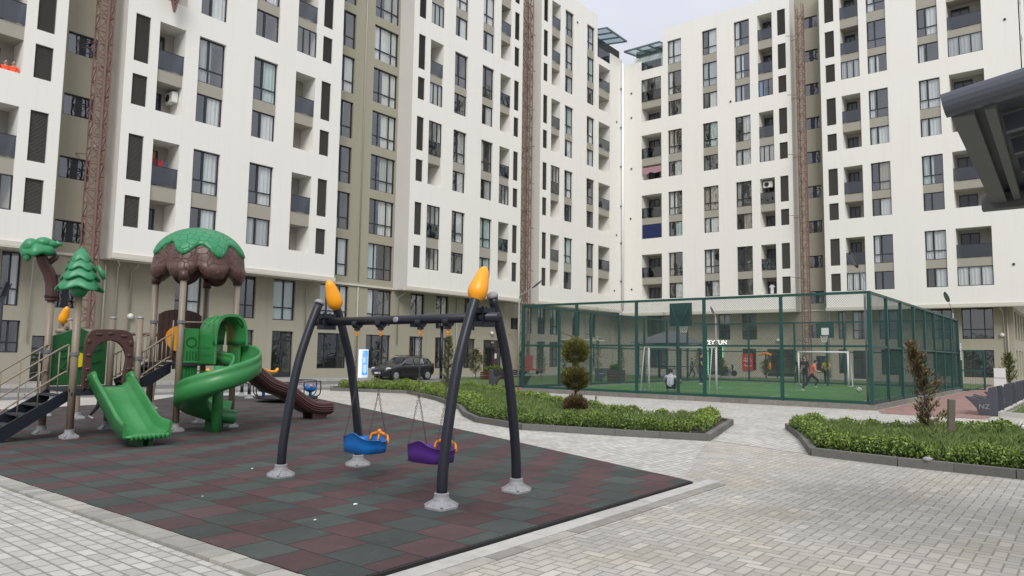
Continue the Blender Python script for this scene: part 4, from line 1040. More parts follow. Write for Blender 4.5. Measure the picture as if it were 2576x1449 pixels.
# fir topper on the front left post
def scale_bump(m):   # engraved leaf / bark lines
    t_ = m.node_tree; v = t_.nodes.new('ShaderNodeTexVoronoi'); v.feature = 'DISTANCE_TO_EDGE'; v.inputs['Scale'].default_value = 6.5
    g_ = t_.nodes.new('ShaderNodeNewGeometry'); t_.links.new(g_.outputs['Position'], v.inputs['Vector'])
    mr = t_.nodes.new('ShaderNodeMapRange'); mr.inputs['From Max'].default_value = .05; t_.links.new(v.outputs['Distance'], mr.inputs['Value'])
    bp = t_.nodes.new('ShaderNodeBump'); bp.inputs['Strength'].default_value = .7; bp.inputs['Distance'].default_value = .02
    t_.links.new(mr.outputs[0], bp.inputs['Height']); t_.links.new(bp.outputs[0], t_.nodes['Principled BSDF'].inputs['Normal'])
    return m
M_TREEG = mat('moulded_green', (.025, .215, .085), .4, var=.06, vscale=2.5, spec=.45)
M_TREEG = scale_bump(M_TREEG)
M_ROOFB = scale_bump(mat('moulded_brown', (.092, .045, .037), .45, var=.08, vscale=3))
M_FIR = mat('fir_green', (.025, .215, .085), .4, var=.05, vscale=3)
b = MB(); n = 40
b.lathe([(.085, 0), (.13, .06), (.14, .16), (.10, .22)], (5.30, 14.2, 2.55), n)
for k, (z, ro, ri, h) in enumerate(((2.70, .335, .17, .28), (2.89, .275, .13, .25), (3.06, .215, .09, .22), (3.20, .155, .01, .24))):
    def md(i, t, r, zz, k=k):
        lob = .5+.5*math.cos(5*t+k*.0+.6); return (r*(1+.22*lob) if i in (0, 1, 2) else r*(1+.05*lob), zz - (.07*lob if i in (0, 1, 2) else 0))
    b.lathe([(ro*.62, .03), (ro*.97, .0), (ro, .035), (ro*.78, h*.45), (ri+(ro-ri)*.3, h*.8), (ri, h)], (5.30, 14.2, z), n, md)
b.ball((5.30, 14.2, 3.43), .03, 10, 6)
b.tube([(5.55, 14.13, 3.12), (5.62, 14.1, 3.0), (5.66, 14.08, 2.88)], [.03, .05, .03], 10)
b.obj('fir_topper', M_FIR, p1, True)
# bent tree topper on the rear left post
b = MB(); b.tube(smoothpath([(5.22, 15.25, 2.5), (5.22, 15.25, 2.62), (5.21, 15.25, 2.85), (5.15, 15.24, 3.02), (5.04, 15.22, 3.2), (4.98, 15.2, 3.34)], 4), [.10, .102, .104, .105, .107, .108, .11, .113, .115, .117, .117, .115, .112, .11, .108, .105, .103, .1, .098, .095, .092][:21], 14)
b.tube([(5.1, 15.2, 3.2), (5.21, 15.15, 3.3), (5.24, 15.13, 3.36)], [.06, .05, .035], 9); b.tube([(5.28, 15.15, 2.95), (5.40, 15.1, 3.02)], [.05, .03], 9)
for q in range(6): b.tube([(5.22, 15.25, 2.56+.0*q), (5.22, 15.25, 2.6)], .115, 14)
b.obj('trunk_topper', M_BROWN, p2, True)
b = MB(); n = 36
def cap_mod(k, t, r, z):
    lob = .5+.5*math.cos(6*t); return (r*(1+.10*lob*(k < 5)), z-(.05*lob if k < 4 else 0)-.10*max(0, -math.cos(t-R(38)))*(r/.3)**2)
b.lathe([(.05, .03), (.22, .0), (.27, .02), (.295, .06), (.28, .11), (.22, .19), (.13, .25), (.03, .275)], (4.93, 15.22, 3.37), n, lambda k, t, r, z: (cap_mod(k, t, r, z)[0]*(1.15 if math.cos(t+R(50)) > 0 else 1.0), cap_mod(k, t, r, z)[1]))
b.ball((5.12, 15.05, 3.55), (.17, .12, .09), 14, 8); b.ball((4.72, 15.33, 3.42), (.12, .14, .16), 14, 8); b.ball((5.0, 15.1, 3.57), (.19, .17, .12), 14, 8)
b.ball((4.78, 15.2, 3.50), (.17, .17, .15), 14, 8); b.ball((4.72, 15.2, 3.3), (.08, .09, .13), 12, 7); b.tube([(5.2, 15.0, 3.58), (5.33, 14.95, 3.56)], [.07, .015], 10)
b.v = [(4.95+(x-4.95)*.82, 15.2+(y-15.2)*.82, 3.42+(z-3.42)*.92) for x, y, z in b.v]; b.obj('leaf_topper', M_FIR, p2, True)
# domed roof
CX, CY = 7.80, 14.72
b = MB(); n = 96; rows = []
def rooflobe(t): return 2*abs(math.cos(4*t+.55))**.6-1
for k in range(30):
    row = []
    for i in range(n):
        t = 2*PI*i/n; L_ = rooflobe(t)
        if k <= 16:
            q = k/16; a = q*PI/2; rr = (.885+.045*L_*q)*math.sin(a); z = 3.36+.80*math.cos(a)**.9
        elif k <= 24:
            q = (k-16)/8; depth = .19+.13*L_; rr = (.885+.045*L_)+.065*math.sin(q*PI)*(.55+.45*L_); z = 3.36-depth*q
            rr -= .06*q
        else:
            q = (k-24)/5; depth = .19+.13*L_; rr = (.885+.045*L_-.06)*(1-q*.14); z = 3.36-depth+.02*math.sin(q*PI)+q*.10
        row.append((CX+rr*math.cos(t), CY+rr*math.sin(t), z))
    rows.append(row)
row = rows[-1]
for k in range(1, 6):
    q = k/5; rows.append([(CX+(x-CX)*(1-q*.999), CY+(y-CY)*(1-q*.999), z+(3.7-z)*math.sin(q*PI/2)) for x, y, z in row])
b.grid(rows, True); roof = b.obj('roof', M_ROOFB, PT, True)
b = MB(); rows = []
for k in range(22):
    row = []
    for i in range(n):
        t = 2*PI*i/n; L_ = rooflobe(t); edge = .77+.105*math.cos(8*t+.6)+.03*math.sin(3*t+1) ; q = min(k/18, 1)*edge; a = q*PI/2
        off = .045 if k < 18 else (.045, .03, -.01, -.03)[k-18]
        rr = (.885+.045*L_*q)*math.sin(a)+off*math.sin(a)*1.0; z = 3.36+.80*math.cos(a)**.9+off*math.cos(a)
        if k >= 18: z -= .012*(k-17); 
        row.append((CX+rr*math.cos(t), CY+rr*math.sin(t), z))
    rows.append(row)
b.grid(rows, True); b.obj('leaf_cap', M_TREEG, roof, True)
for x, y in ((7.13, 14.05), (8.32, 14.1), (8.34, 15.37), (7.2, 15.35)):
    b = MB(); b.tube([(x, y, 3.0), (x, y, 3.2)], .09, 14); b.obj('roof_socket', M_BROWN, roof, True)
# arch panel above the straight slide
b = MB(); n = 26; ou, inn = [], []
for i in range(n+1):
    q = i/n; a = PI*(1-q)
    cx, hw = 5.865, .43
    c_, s_ = math.cos(a), math.sin(a); p_ = 5.
    k_ = (abs(c_)**p_+abs(s_)**p_)**(-1/p_)
    ou.append((cx+hw*c_*k_, 1.42+.56*s_*k_)); inn.append((cx+.30*c_, 1.42+.35*s_))
ou = [(cx-hw-.0, .86)]+ou+[(cx+hw, .86)]; inn = [(cx-.30+.05, .98)]+inn+[(cx+.30-.05, .98)]
n = len(ou)
for y0, y1 in ((14.135, 14.215),):
    V = [(x, y0, z) for x, z in ou]+[(x, y0, z) for x, z in inn]+[(x, y1, z) for x, z in ou]+[(x, y1, z) for x, z in inn]; Fc = []
    for i in range(n-1):
        Fc += [(i, i+1, n+i+1, n+i), (2*n+i, 3*n+i, 3*n+i+1, 2*n+i+1), (i, 2*n+i, 2*n+i+1, i+1), (n+i, n+i+1, 3*n+i+1, 3*n+i)]
    Fc += [(0, n, 3*n, 2*n), (n-1, 3*n-1, 4*n-1, 2*n-1)]; b.add(V, Fc)
arch = b.obj('arch_panel', M_BROWN, PT); bevel(arch, .018, 3)
for x, z, w, h in ((5.51, 1.05, .045, .035), (5.51, 1.25, .045, .03), (5.51, 1.5, .045, .035), (6.22, 1.05, .045, .035), (6.22, 1.25, .045, .03), (6.22, 1.5, .045, .035), (5.66, 1.88, .07, .03), (5.86, 1.9, .06, .03), (6.1, 1.86, .07, .03), (5.5, 1.75, .04, .05), (6.23, 1.73, .04, .06)):
    b = MB(); b.ball((x, 14.13, z), (w, .018, h), 12, 6); b.obj('leaf_relief', M_BROWN, arch, True)
# green rear panel with gable, and side panel
def panel(poly, a, c, ax, m, name, bv=.015):
    b = MB(); b.ext(poly, a, c, ax); o = b.obj(name, m, PT); bevel(o, bv, 2); return o
gp = panel([(5.33, .92), (6.30, .92), (6.30, 1.82), (6.05, 1.9), (5.80, 2.02), (5.72, 2.02), (5.45, 1.9), (5.33, 1.86)], 15.32, 15.38, 'y', M_DGREEN, 'green_panel')
b = MB()
for z in (1.25, 1.48, 1.62): b.bar((5.42, 15.31, z-.06), (6.2, 15.31, z+.14), .03, .025)
b.bar((5.4, 15.31, 1.0), (5.62, 15.31, 1.5), .03, .02); b.obj('rib', M_DGREEN, gp)
b = MB(); b.tube([(5.78, 15.285, 1.40), (5.78, 15.315, 1.40)], .14, 20); b.obj('play_disc', mat('lemon_plastic', (.75, .62, .01), .4), gp)
# brown wall of the high deck with the yellow disc
bp_ = panel([(7.3, 1.40), (8.24, 1.40), (8.24, 2.38)] + [(7.77+.47*math.cos(a), 2.33+.16*math.sin(a)) for a in [PI*i/12 for i in range(1, 12)]] + [(7.3, 2.38)], 15.33, 15.38, 'y', M_BROWN, 'brown_panel')
b = MB(); b.tube([(7.72, 15.27, 1.86), (7.72, 15.33, 1.86)], .27, 32); b.obj('yellow_disc', M_YEL, bp_)
b = MB()
for x in (7.38, 7.5, 7.62, 8.0, 8.1): b.box((x, 15.322, 1.42), (x+.012, 15.33, 2.4))
b.obj('groove', M_DARK, bp_)
# straight green slide
path = smoothpath([(5.88, 14.16, .93), (5.87, 14.0, .91), (5.84, 13.7, .76), (5.80, 13.2, .50), (5.765, 12.75, .27), (5.745, 12.45, .20), (5.73, 12.2, .19)], 5)
def sp(q):
    w = .60+.08*max(0, q-.75)*4; h = .21 if q < .75 else .21+.0*(q-.75)*4
    return trough(w, h+.05*math.sin(q*PI*.9))
b = MB(); sweep(b, path, sp, (1, 0, 0)); sl_ = b.obj('green_slide', M_GREEN, PT, True)
b = MB(); b.ball((5.73, 12.19, .20), (.37, .10, .055), 26, 8)
for k in range(9): b.ball((5.44+k*.072, 12.10, .20), (.028, .02, .05), 8, 5)
b.obj('lip', M_GREEN, sl_, True)
b = MB(); b.ext([(12.25, .035), (12.6, .035), (12.58, .2), (12.25, .16)], 5.62, 5.69, 'x'); b.ext([(12.25, .035), (12.6, .035), (12.58, .2), (12.25, .16)], 5.78, 5.85, 'x'); b.obj('slide_foot', M_DGREEN, sl_)
for sx in (-1, 1): b = MB(); b.tube([(5.88+sx*.33, 14.15, 1.0), (5.88+sx*.33, 14.12, 1.13), (5.88+sx*.33, 13.98, 1.17), (5.88+sx*.33, 13.85, 1.06)], [.045, .05, .05, .04], 10); b.obj('slide_ear', M_GREEN, sl_, True)
# spiral slide
SCX, SCY, SR = 7.60, 13.38, .49
path = [(8.09, 14.1, 1.39), (8.09, 13.85, 1.385), (8.09, 13.6, 1.37)]; lats = [(1, 0, 0)]*3
N = 44
for k in range(N+1):
    a = -R(285)*k/N; path.append((SCX+SR*math.cos(a), SCY+SR*math.sin(a), 1.36-1.07*k/N)); lats.append((math.cos(a), math.sin(a), 0))
a = -R(285); dx, dy = math.sin(a)*1, -math.cos(a)*1
for q in (.15, .3, .42): path.append((SCX+SR*math.cos(a)+dx*q, SCY+SR*math.sin(a)+dy*q, .29-.16*q)); lats.append((math.cos(a), math.sin(a), 0))
def spp(q):
    p = trough(.44, .19, .075); W_ = .22
    return [(x, z*(1.75 if x > 0 and z > .05 else 1.0)+(0 if x < 0 or z < .05 else 0)) for x, z in p]
b = MB(); sweep(b, path, spp, lats); spi = b.obj('spiral_slide', M_GREEN, PT, True)
b = MB(); b.tube([(SCX, SCY, .035), (SCX, SCY, 1.32)], .10, 18); b.obj('spiral_column', M_GREEN, spi, True)
b = MB(); b.ext([(SCX-.02, .035), (SCX+.34, .035), (SCX+.36, .22), (SCX-.02, .3)], SCY+.36, SCY+.40, 'y'); b.obj('slide_foot', M_DGREEN, spi)
# hooded entry of the spiral slide
b = MB(); rows = []
for k, (y, w, h) in enumerate(((14.14, .33, .56), (13.98, .33, .56), (13.95, .315, .545), (13.78, .30, .53), (13.62, .31, .56), (13.52, .36, .61), (13.46, .36, .61))):
    r_o, r_i = [], []
    for i in range(17):
        a = PI*i/16; c_, s_ = math.cos(a), math.sin(a); k_ = (abs(c_)**3+abs(s_)**3)**(-1/3)
        r_o.append((7.88+w*c_*k_, y, 1.74+h*s_*k_)); r_i.append((7.88+(w-.05)*c_*k_, y, 1.74+(h-.05)*s_*k_))
    rows.append(r_o+r_i[::-1])
b.grid(rows, True); nn = len(rows[0]); b.add(rows[0], [(i, i+1, nn-2-i, nn-1-i) for i in range(16)]); b.add(rows[-1], [(i, i+1, nn-2-i, nn-1-i) for i in range(16)])
for k in range(4): 
    y = 14.05-.17*k; b.tube([(7.88+.34*math.cos(a), y, 1.76+.555*math.sin(a)) for a in [PI*i/14 for i in range(3, 12)]], .022, 6)
hood = b.obj('slide_hood', M_GREEN, PT, True)
b = MB(); b.box((7.55, 13.5, 1.34), (7.60, 14.14, 1.95)); b.box((8.18, 13.7, 1.34), (8.24, 14.14, 1.95)); b.box((7.2, 14.06, 1.0), (7.52, 14.16, 2.05)); b.box((7.2, 14.03, 1.33), (8.2, 14.07, 1.4)); o = b.obj('hood_wall', M_GREEN, hood); bevel(o, .012)
b = MB()
for i in range(24):
    a0, a1 = 2*PI*i/24, 2*PI*(i+1)/24; b.bar((7.36+.10*math.cos(a0), 14.05, 1.78+.09*math.sin(a0)), (7.36+.10*math.cos(a1), 14.05, 1.78+.09*math.sin(a1)), .014)
for x in (7.28, 7.34, 7.40, 7.46): b.box((x-.008, 14.045, 1.1), (x+.008, 14.062, 1.6))
for z in (1.2, 1.35, 1.5, 1.65): b.box((7.425, 13.45, z), (7.432, 14.0, z+.02))
b.obj('moulding', M_DGREEN, hood)
# brown wavy slide
path = smoothpath([(8.4, 14.72, 1.38), (8.7, 14.72, 1.33), (9.15, 14.71, 1.02), (9.5, 14.7, .78), (9.9, 14.69, .64), (10.2, 14.68, .46), (10.5, 14.67, .27), (10.8, 14.66, .19), (11.15, 14.65, .19)], 5)
b = MB(); sweep(b, path, trough(.46, .22, .06), (0, 1, 0)); bs = b.obj('brown_slide', M_BROWN, PT, True)
b = MB()
for off in (.03, .08, .13):
    b.tube([p+Vector((0, -.30, off)) for p in path], .018, 6); b.tube([p+Vector((0, .30, off)) for p in path], .018, 6)
b.obj('side_rib', M_BROWN, bs, True)
b = MB(); b.ext([(10.65, .035), (10.98, .035), (11.08, .17), (10.62, .18)], 14.45, 14.50, 'y'); b.obj('slide_foot', M_BROWN, bs); b = MB(); b.ext([(10.65, .035), (10.98, .035), (11.08, .17), (10.62, .18)], 14.8, 14.86, 'y'); b.obj('slide_foot', M_BROWN, bs)
b = MB(); rows = []
for x in (8.42, 8.62): rows.append([(x, 14.72+.36*math.cos(PI*i/12), 1.75+.62*math.sin(PI*i/12)) for i in range(13)]+[(x, 14.72+.31*math.cos(PI*i/12), 1.75+.56*math.sin(PI*i/12)) for i in range(12, -1, -1)])
b.grid(rows, True); b.box((8.42, 14.36, 1.38), (8.6, 14.41, 1.75)); b.box((8.42, 15.03, 1.38), (8.6, 15.08, 1.75)); b.obj('slide_arch', M_DGREEN, bs, True)
# stairs
def stairs(x0, x1, z0, z1, ya, yb, n, name='stairs'):
    b = MB()
    dx, dz = x1-x0, z1-z0
    pr_ = [(x0-.0, z0), (x0+.18, z0), (x1, z1-.18), (x1, z1), (x1-.02, z1+.02), (x0-.05, z0+.12)]
    b.ext(pr_, ya-.02, ya+.02, 'y'); o = b.obj(name, M_NAVY, PT)
    b = MB(); b.ext(pr_, yb-.02, yb+.02, 'y'); b.obj('stringer', M_NAVY, o)
    for k in range(n):
        q = (k+.5)/n; t_ = MB(); x, z = x0+dx*q, z0+dz*q+.02
        t_.box((x-.10, ya+.02, z-.015), (x+.10, yb-.02, z)); t_.box((x-.105, ya+.02, z-.03), (x-.095, yb-.02, z+.004)); t_.obj('tread', mat('tread', (.03, .032, .038), .7), o)
    return o
def rails(parent, x0, x1, z0, z1, y, hs, nb, end=True):
    b = MB()
    for h in hs:
        pts = [(x0, y, z0+h), (x1-.12, y, z1+h-.04), (x1, y, z1+h)]
        b.tube(smoothpath(pts, 4), .016, 8)
    b.tube([(x1, y, z1+hs[0]-.05), (x1, y, z1+hs[-1]+.0)], .016, 8)
    for k in range(nb):
        q = (k+.5)/nb; x = x0+(x1-x0)*q; z = z0+(z1-z0)*q; b.tube([(x, y, z+.08), (x, y, z+hs[-1]-.01)], .011, 6)
    b.obj('handrail', M_TAN, parent, True)
s1 = stairs(4.12, 5.27, ZM, .86, 14.3, 15.15, 5)
for y in (14.25, 15.18): rails(s1, 4.05, 5.22, .08, .86, y, (.33, .80), 4)
s2 = stairs(6.46, 7.08, .90, 1.35, 14.28, 15.2, 3)
for y in (14.24, 15.24): rails(s2, 6.42, 7.08, .95, 1.36, y, (.12, .56), 8)
b = MB(); b.tube([(6.42, 14.22, 1.5), (6.42, 14.22, 1.02)], .016, 8); b.tube([(7.05, 14.2, 2.2), (7.05, 14.2, 1.42)], .016, 8); b.tube([(7.13, 14.05, 2.17), (7.2, 14.0, 2.17), (8.3, 14.05, 2.2)], .016, 8); b.obj('grab_rail', M_TAN, PT, True)

# ---- seesaws
def seesaw(loc, rotz, tilt, label):
    t = thing('seesaw', label, 'seesaw', loc, rotz)
    b = MB(); b.tube([(0, 0, .1), (0, 0, .5)], .055, 12); b.obj('post', M_NAVY, t, True); foot(t, 0, 0, .9, 0)
    b = MB(); dz = math.tan(tilt); b.tube([(-1.35, 0, .52-1.35*dz), (-.9, 0, .5-.9*dz), (.9, 0, .5+.9*dz), (1.35, 0, .52+1.35*dz)], .04, 10); b.obj('beam', M_TAN, t, True)
    for s_ in (-1, 1):
        z = .55+s_*1.2*dz
        b = MB(); b.ball((s_*1.22, 0, z+.03), (.20, .11, .045), 14, 7); b.tube([(s_*1.36, 0, z+.03), (s_*1.46, 0, z+.14)], [.06, .05], 10); b.ball((s_*1.05, 0, z+.06), (.04, .1, .05), 10, 6); b.obj('seat', M_YEL, t, True)
        h = MB(); h.tube([(s_*.92, -.14, z+.12), (s_*.92, .14, z+.12)], .018, 8); h.tube([(s_*.92, 0, z-.04), (s_*.92, 0, z+.12)], .018, 8); h.obj('handle', M_ORPL, t, True)
seesaw((13.85, 22.4, .035), R(-8), R(-14), 'seesaw with tan beam dipping to the right behind the spiral slide')
seesaw((14.3, 23.6, .035), R(2), R(13), 'seesaw with tan beam raised to the right, its yellow seat beside the brown slide')
# ---- spinner
t = thing('roundabout', 'black framed roundabout with blue seats behind the brown slide', 'roundabout', (13.9, 20.3, .035))
b = MB(); b.lathe([(.5, .10), (.95, .10), (.97, .13), (.95, .16), (.3, .17)], (0, 0, 0), 32); b.lathe([(.12, 0), (.12, .6), (.08, .62)], (0, 0, 0), 14); b.obj('deck', M_BLACK, t)
b = MB()
for k in range(4):
    a = k*PI/2+.35; c_, s_ = math.cos(a), math.sin(a)
    for da in (-.45, .45):
        c2, s2_ = math.cos(a+da), math.sin(a+da); b.tube(smoothpath([(c2*.9, s2_*.9, .15), (c2*1.04, s2_*1.04, .28), (c2*1.04, s2_*1.04, .66)], 3), .018, 7)
    b.tube([(math.cos(a+q)*1.04, math.sin(a+q)*1.04, .66) for q in (-.45, -.2, 0, .2, .45)], .018, 7); b.tube([(c_*1.04, s_*1.04, .66), (0, 0, .6)], .014, 6)
b.obj('rail', M_NAVY, t, True)
for k in range(4):
    a = k*PI/2+.35-.9; c_, s_ = math.cos(a), math.sin(a)
    b = MB(); b.ball((c_*.72, s_*.72, .42), (.2, .2, .13), 14, 8); b.tube([(c_*.72, s_*.72, .16), (c_*.72, s_*.72, .4)], .05, 8); s_o = b.obj('seat', M_BLUE, t, True)
    b = MB(); b.tube([(c_*.5+s_*.16, s_*.5-c_*.16, .62), (c_*.5, s_*.5, .50), (c_*.5-s_*.16, s_*.5+c_*.16, .62)], .02, 7); b.ball((c_*.72+s_*.22, s_*.72-c_*.22, .5), .05, 8, 5); b.ball((c_*.72-s_*.22, s_*.72+c_*.22, .5), .05, 8, 5); b.obj('handle', M_ORPL, s_o, True)
# ================================================================ BALL COURT
CX0, CX1, CY0, CY1, CZ, CH = 25.95, 45.8, 5.68, 20.05, .17, 3.72
mb = MB()
def plinth(mb, a, b, w=.26, h=.17):
    a, b = Vector((*a, 0)), Vector((*b, 0)); d = (b-a); n = max(1, int(d.length/1.0)); 
    for k in range(n): mb.bar(a+d*(k/n)+d.normalized()*.003+Vector((0, 0, h/2)), a+d*((k+1)/n)-d.normalized()*.003+Vector((0, 0, h/2)), w, h)
plinth(mb, (CX0, CY0-.13), (CX0, CY1+.13)); plinth(mb, (CX0+.131, CY0), (CX1, CY0)); plinth(mb, (CX0+.131, CY1), (CX1, CY1)); plinth(mb, (CX1, CY0+.14), (CX1, CY1-.14))
struct('kerb', mb, mat('court_plinth', (.20, .185, .165), .95, var=.24, vscale=7, bump=.7, bscale=12, island=.15))
mb = MB(); mb.box((CX0+.13, CY0+.13, 0), (CX1-.13, CY1-.13, .14)); 
n = NT('court_turf'); c = n.ramp(n.noise(1.4, 6), [(.3, (.026, .105, .018)), (.55, (.042, .14, .026)), (.75, (.07, .17, .05))]); c = n.scale(c, n.M('ADD', .7, n.M('MULTIPLY', n.noise(90, 2), .6))); n.done(c, .9, n.noise(150, 2), .01, .6)
struct('sports_turf', mb, n.m)
# painted lines
mb = MB(); z = .145
def line(a, b, w=.06):
    a, b = Vector((*a, z)), Vector((*b, z)); d = (b-a).normalized(); s = Vector((-d.y, d.x, 0))*w/2; mb.add([a-s, b-s, b+s, a+s], [(0, 1, 2, 3)])
line((26.9, 6.5), (26.9, 19.3)); line((26.94, 6.5), (44.9, 6.5)); line((26.94, 19.3), (44.9, 19.3)); line((44.93, 6.4), (44.93, 19.4)); line((35.9, 6.54), (35.9, 19.26))
line((30.6, 9.9), (30.6, 15.9)); line((26.94, 9.87), (30.57, 9.87)); line((26.94, 15.93), (30.57, 15.93)); line((41.3, 9.9), (41.3, 15.9)); line((41.33, 9.87), (44.9, 9.87)); line((41.33, 15.93), (44.9, 15.93))
for k in range(28):
    a0, a1 = 2*PI*k/28, 2*PI*(k+1)/28; z = .146; line((35.9+2*math.cos(a0), 12.9+2*math.sin(a0)), (35.9+2*math.cos(a1), 12.9+2*math.sin(a1)))
struct('pitch_marking', mb, mat('pitch_paint', (.42, .46, .42), .9, var=.15, vscale=8))
FN = thing('court_fence', 'tall dark green chain link fence enclosing the ball court', 'fence', (0, 0, 0))
def fside(a, b, nb, skip_mesh=False):
    a, b = Vector((*a, 0)), Vector((*b, 0)); d = b-a; L_ = d.length; dn = d.normalized()
    for k in range(nb+1):
        if k == 0 and (a.x, a.y) != (CX0, CY0) and (a.x, a.y) != (CX0, CY1): pass
        p = a+d*k/nb; m = MB(); w = .05 if 0 < k < nb else .06
        if k < nb: m.box((p.x-w, p.y-w, CZ), (p.x+w, p.y+w, CZ+CH-.0)); m.obj('post', M_FENCE, FN)
    for zz, h in ((CZ+.06, .09), (CZ+1.90, .07), (CZ+CH-.04, .09)):
        for k in range(nb):
            p, q = a+d*k/nb+dn*.055, a+d*(k+1)/nb-dn*.055
            m = MB(); m.bar(p+Vector((0, 0, zz)), q+Vector((0, 0, zz)), .06, h); m.obj('rail', M_FENCE, FN)
    m = MB(); st = .085; H = CH-.1; r_ = .0019
    nw = int((L_+H)/st)
    for k in range(nw):
        s = k*st
        for sg in (0, 1):
            # wires at 45 degrees
            s0, z0_ = (s-H, 0) if s > H else (0, H-s) if False else (s-H, 0)
            u0_, v0_ = s-H, 0.; u1_, v1_ = s, H
            if u0_ < 0: v0_ = -u0_; u0_ = 0.
            if u1_ > L_: v1_ -= (u1_-L_); u1_ = L_
            if v1_-v0_ < .02: continue
            if sg: u0_, u1_ = L_-u0_, L_-u1_
            p, q = a+dn*u0_+Vector((0, 0, CZ+.06+v0_)), a+dn*u1_+Vector((0, 0, CZ+.06+v1_))
            dd = (q-p).normalized(); x_ = dd.cross(Vector((dn.y, -dn.x, 0))).normalized(); y_ = dd.cross(x_)
            vs = [e+x_*r_*2*math.cos(t_)*1+y_*r_*2*math.sin(t_) for e in (p, q) for t_ in (0, 2.09, 4.19)]
            m.add(vs, [(0, 1, 4, 3), (1, 2, 5, 4), (2, 0, 3, 5)])
    m.obj('wire_mesh', M_WIRE, FN)
fside((CX0, CY1), (CX0, CY0), 5); fside((CX0, CY0), (CX1, CY0), 8); fside((CX1, CY0), (CX1, CY1), 5); fside((CX1, CY1), (CX0, CY1), 7)
# open gate leaf
t = thing('court_gate', 'open green wire gate leaf at the far right corner of the court', 'gate', (46.0, 5.6, .05), R(-55))
b = MB()
for x in (0, 1.2): b.box((x-.04, -.03, .05), (x+.04, .03, 2.2))
for z in (.09, 1.1, 2.16): b.box((.04, -.025, z-.035), (1.16, .025, z+.035))
b.obj('gate_frame', M_FENCE, t)
b = MB()
for k in range(14):
    b.bar((.04, 0, .1+k*.15), (1.16, 0, .1+k*.15), .006)
for k in range(9): b.bar((.06+k*.13, 0, .1), (.06+k*.13, 0, 2.1), .006)
b.obj('wire_mesh', M_WIRE, t)
# goals
def goal(loc, w, h, d, rz, label):
    t = thing('football_goal', label, 'goal', loc, rz, 'white football goals')
    for s_ in (-1, 1):
        b = MB(); b.tube([(0, s_*w/2, 0), (0, s_*w/2, h)], .045, 10); b.obj('goal_post', M_WPAINT, t, True)
        b = MB(); b.tube([(0, s_*w/2, h), (d*.5, s_*w/2, h), (d, s_*w/2, 0), (0, s_*w/2, .03)], .02, 7); b.obj('side_stay', M_WPAINT, t, True)
    b = MB(); b.tube([(0, -w/2-.04, h), (0, w/2+.04, h)], .045, 10); b.obj('goal_bar', M_WPAINT, t, True)
    b = MB()
    for k in range(int(w/.14)+1):
        y = -w/2+k*.14; b.bar((d*.5, y, h), (d, y, .03), .005); b.bar((0, y, h), (d*.5, y, h), .005)
    for k in range(16): b.bar((d*.5+d*.5*k/15, -w/2, h-h*k/15), (d*.5+d*.5*k/15, w/2, h-h*k/15), .005)
    b.obj('net', M_WIRE, t)
goal((27.5, 13.1, .14), 2.95, 1.9, -.75, 0, 'white football goal standing close behind the near side of the court fence')
goal((43.0, 11.9, .14), 2.65, 1.9, .9, 0, 'white football goal at the far end of the court')
# basketball hoops
def hoop(loc, rz, label, sq, armh=3.1):
    t = thing('basketball_hoop', label, 'basketball hoop', loc, rz)
    b = MB(); b.box((-.05, -.05, 0), (.05, .05, armh)); b.obj('pole', M_FENCE, t)
    b = MB(); b.box((.25, -.47, 2.75), (.29, .47, 3.66)); b.obj('backboard', mat('board_green', (.005, .05, .042), .5), t)
    b = MB(); b.bar((.0, 0, armh-.4), (.25, -.4, 3.6), .03); b.bar((0, 0, armh-.4), (.25, .4, 3.6), .03); b.bar((0, 0, armh-.06), (.25, 0, armh-.06), .05); b.bar((.22, -.45, 3.2), (.22, .45, 3.2), .03); b.obj('brace', M_FENCE, t)
    if sq:
        b = MB(); b.box((.292, -.2, 2.92), (.3, .2, 3.32)); b.obj('target_square', M_WPAINT, t)
    b = MB(); b.tube([(.52+.2*math.cos(k*PI/8), .2*math.sin(k*PI/8), 2.86) for k in range(17)], .012, 6); b.bar((.29, 0, 2.86), (.33, 0, 2.86), .04); b.obj('ring', mat('hoop_orange', (.2, .07, .03), .5), t)
    nb = MB()
    for k in range(12):
        a = k*PI/6; a2 = a+.5; nb.bar((.52+.2*math.cos(a), .2*math.sin(a), 2.86), (.52+.12*math.cos(a2), .12*math.sin(a2), 2.5), .012); a2 = a-.5; nb.bar((.52+.2*math.cos(a), .2*math.sin(a), 2.86), (.52+.12*math.cos(a2), .12*math.sin(a2), 2.5), .012)
    nb.obj('net', M_WPAINT, t)
hoop((26.25, 12.65, .1), 0, 'basketball backboard on a green pole at the near side of the court, seen from behind', False)
hoop((43.7, 11.85, .1), PI, 'far basketball backboard with a white target square above the far goal', True)
for loc, lab in (((36.06, 8.43, .27), 'green and white ball rolling right of the running boy'), ((41.2, 20.6, 1.0), '')):
    if not lab: continue
    b = MB(); b.ball((0, 0, 0), .13, 16, 10); b.mi = [0 if (i // 16+i % 16) % 3 else 1 for i in range(len(b.f))]; o = b.obj('ball', [mat('ball_green', (.10, .18, .10), .5), M_WPAINT], None, True, loc); tag(o, lab, 'ball')
b = MB(); b.ball((0, 0, 0), .13, 16, 10); b.mi = [0 if (i // 16+i % 16) % 3 else 1 for i in range(len(b.f))]; o = b.obj('ball', [M_BLACK, mat('ball_brown', (.35, .22, .18), .5)], None, True, (38.3, 18.35, .27)); tag(o, 'dark and pale ball on the turf left of the standing man', 'ball')

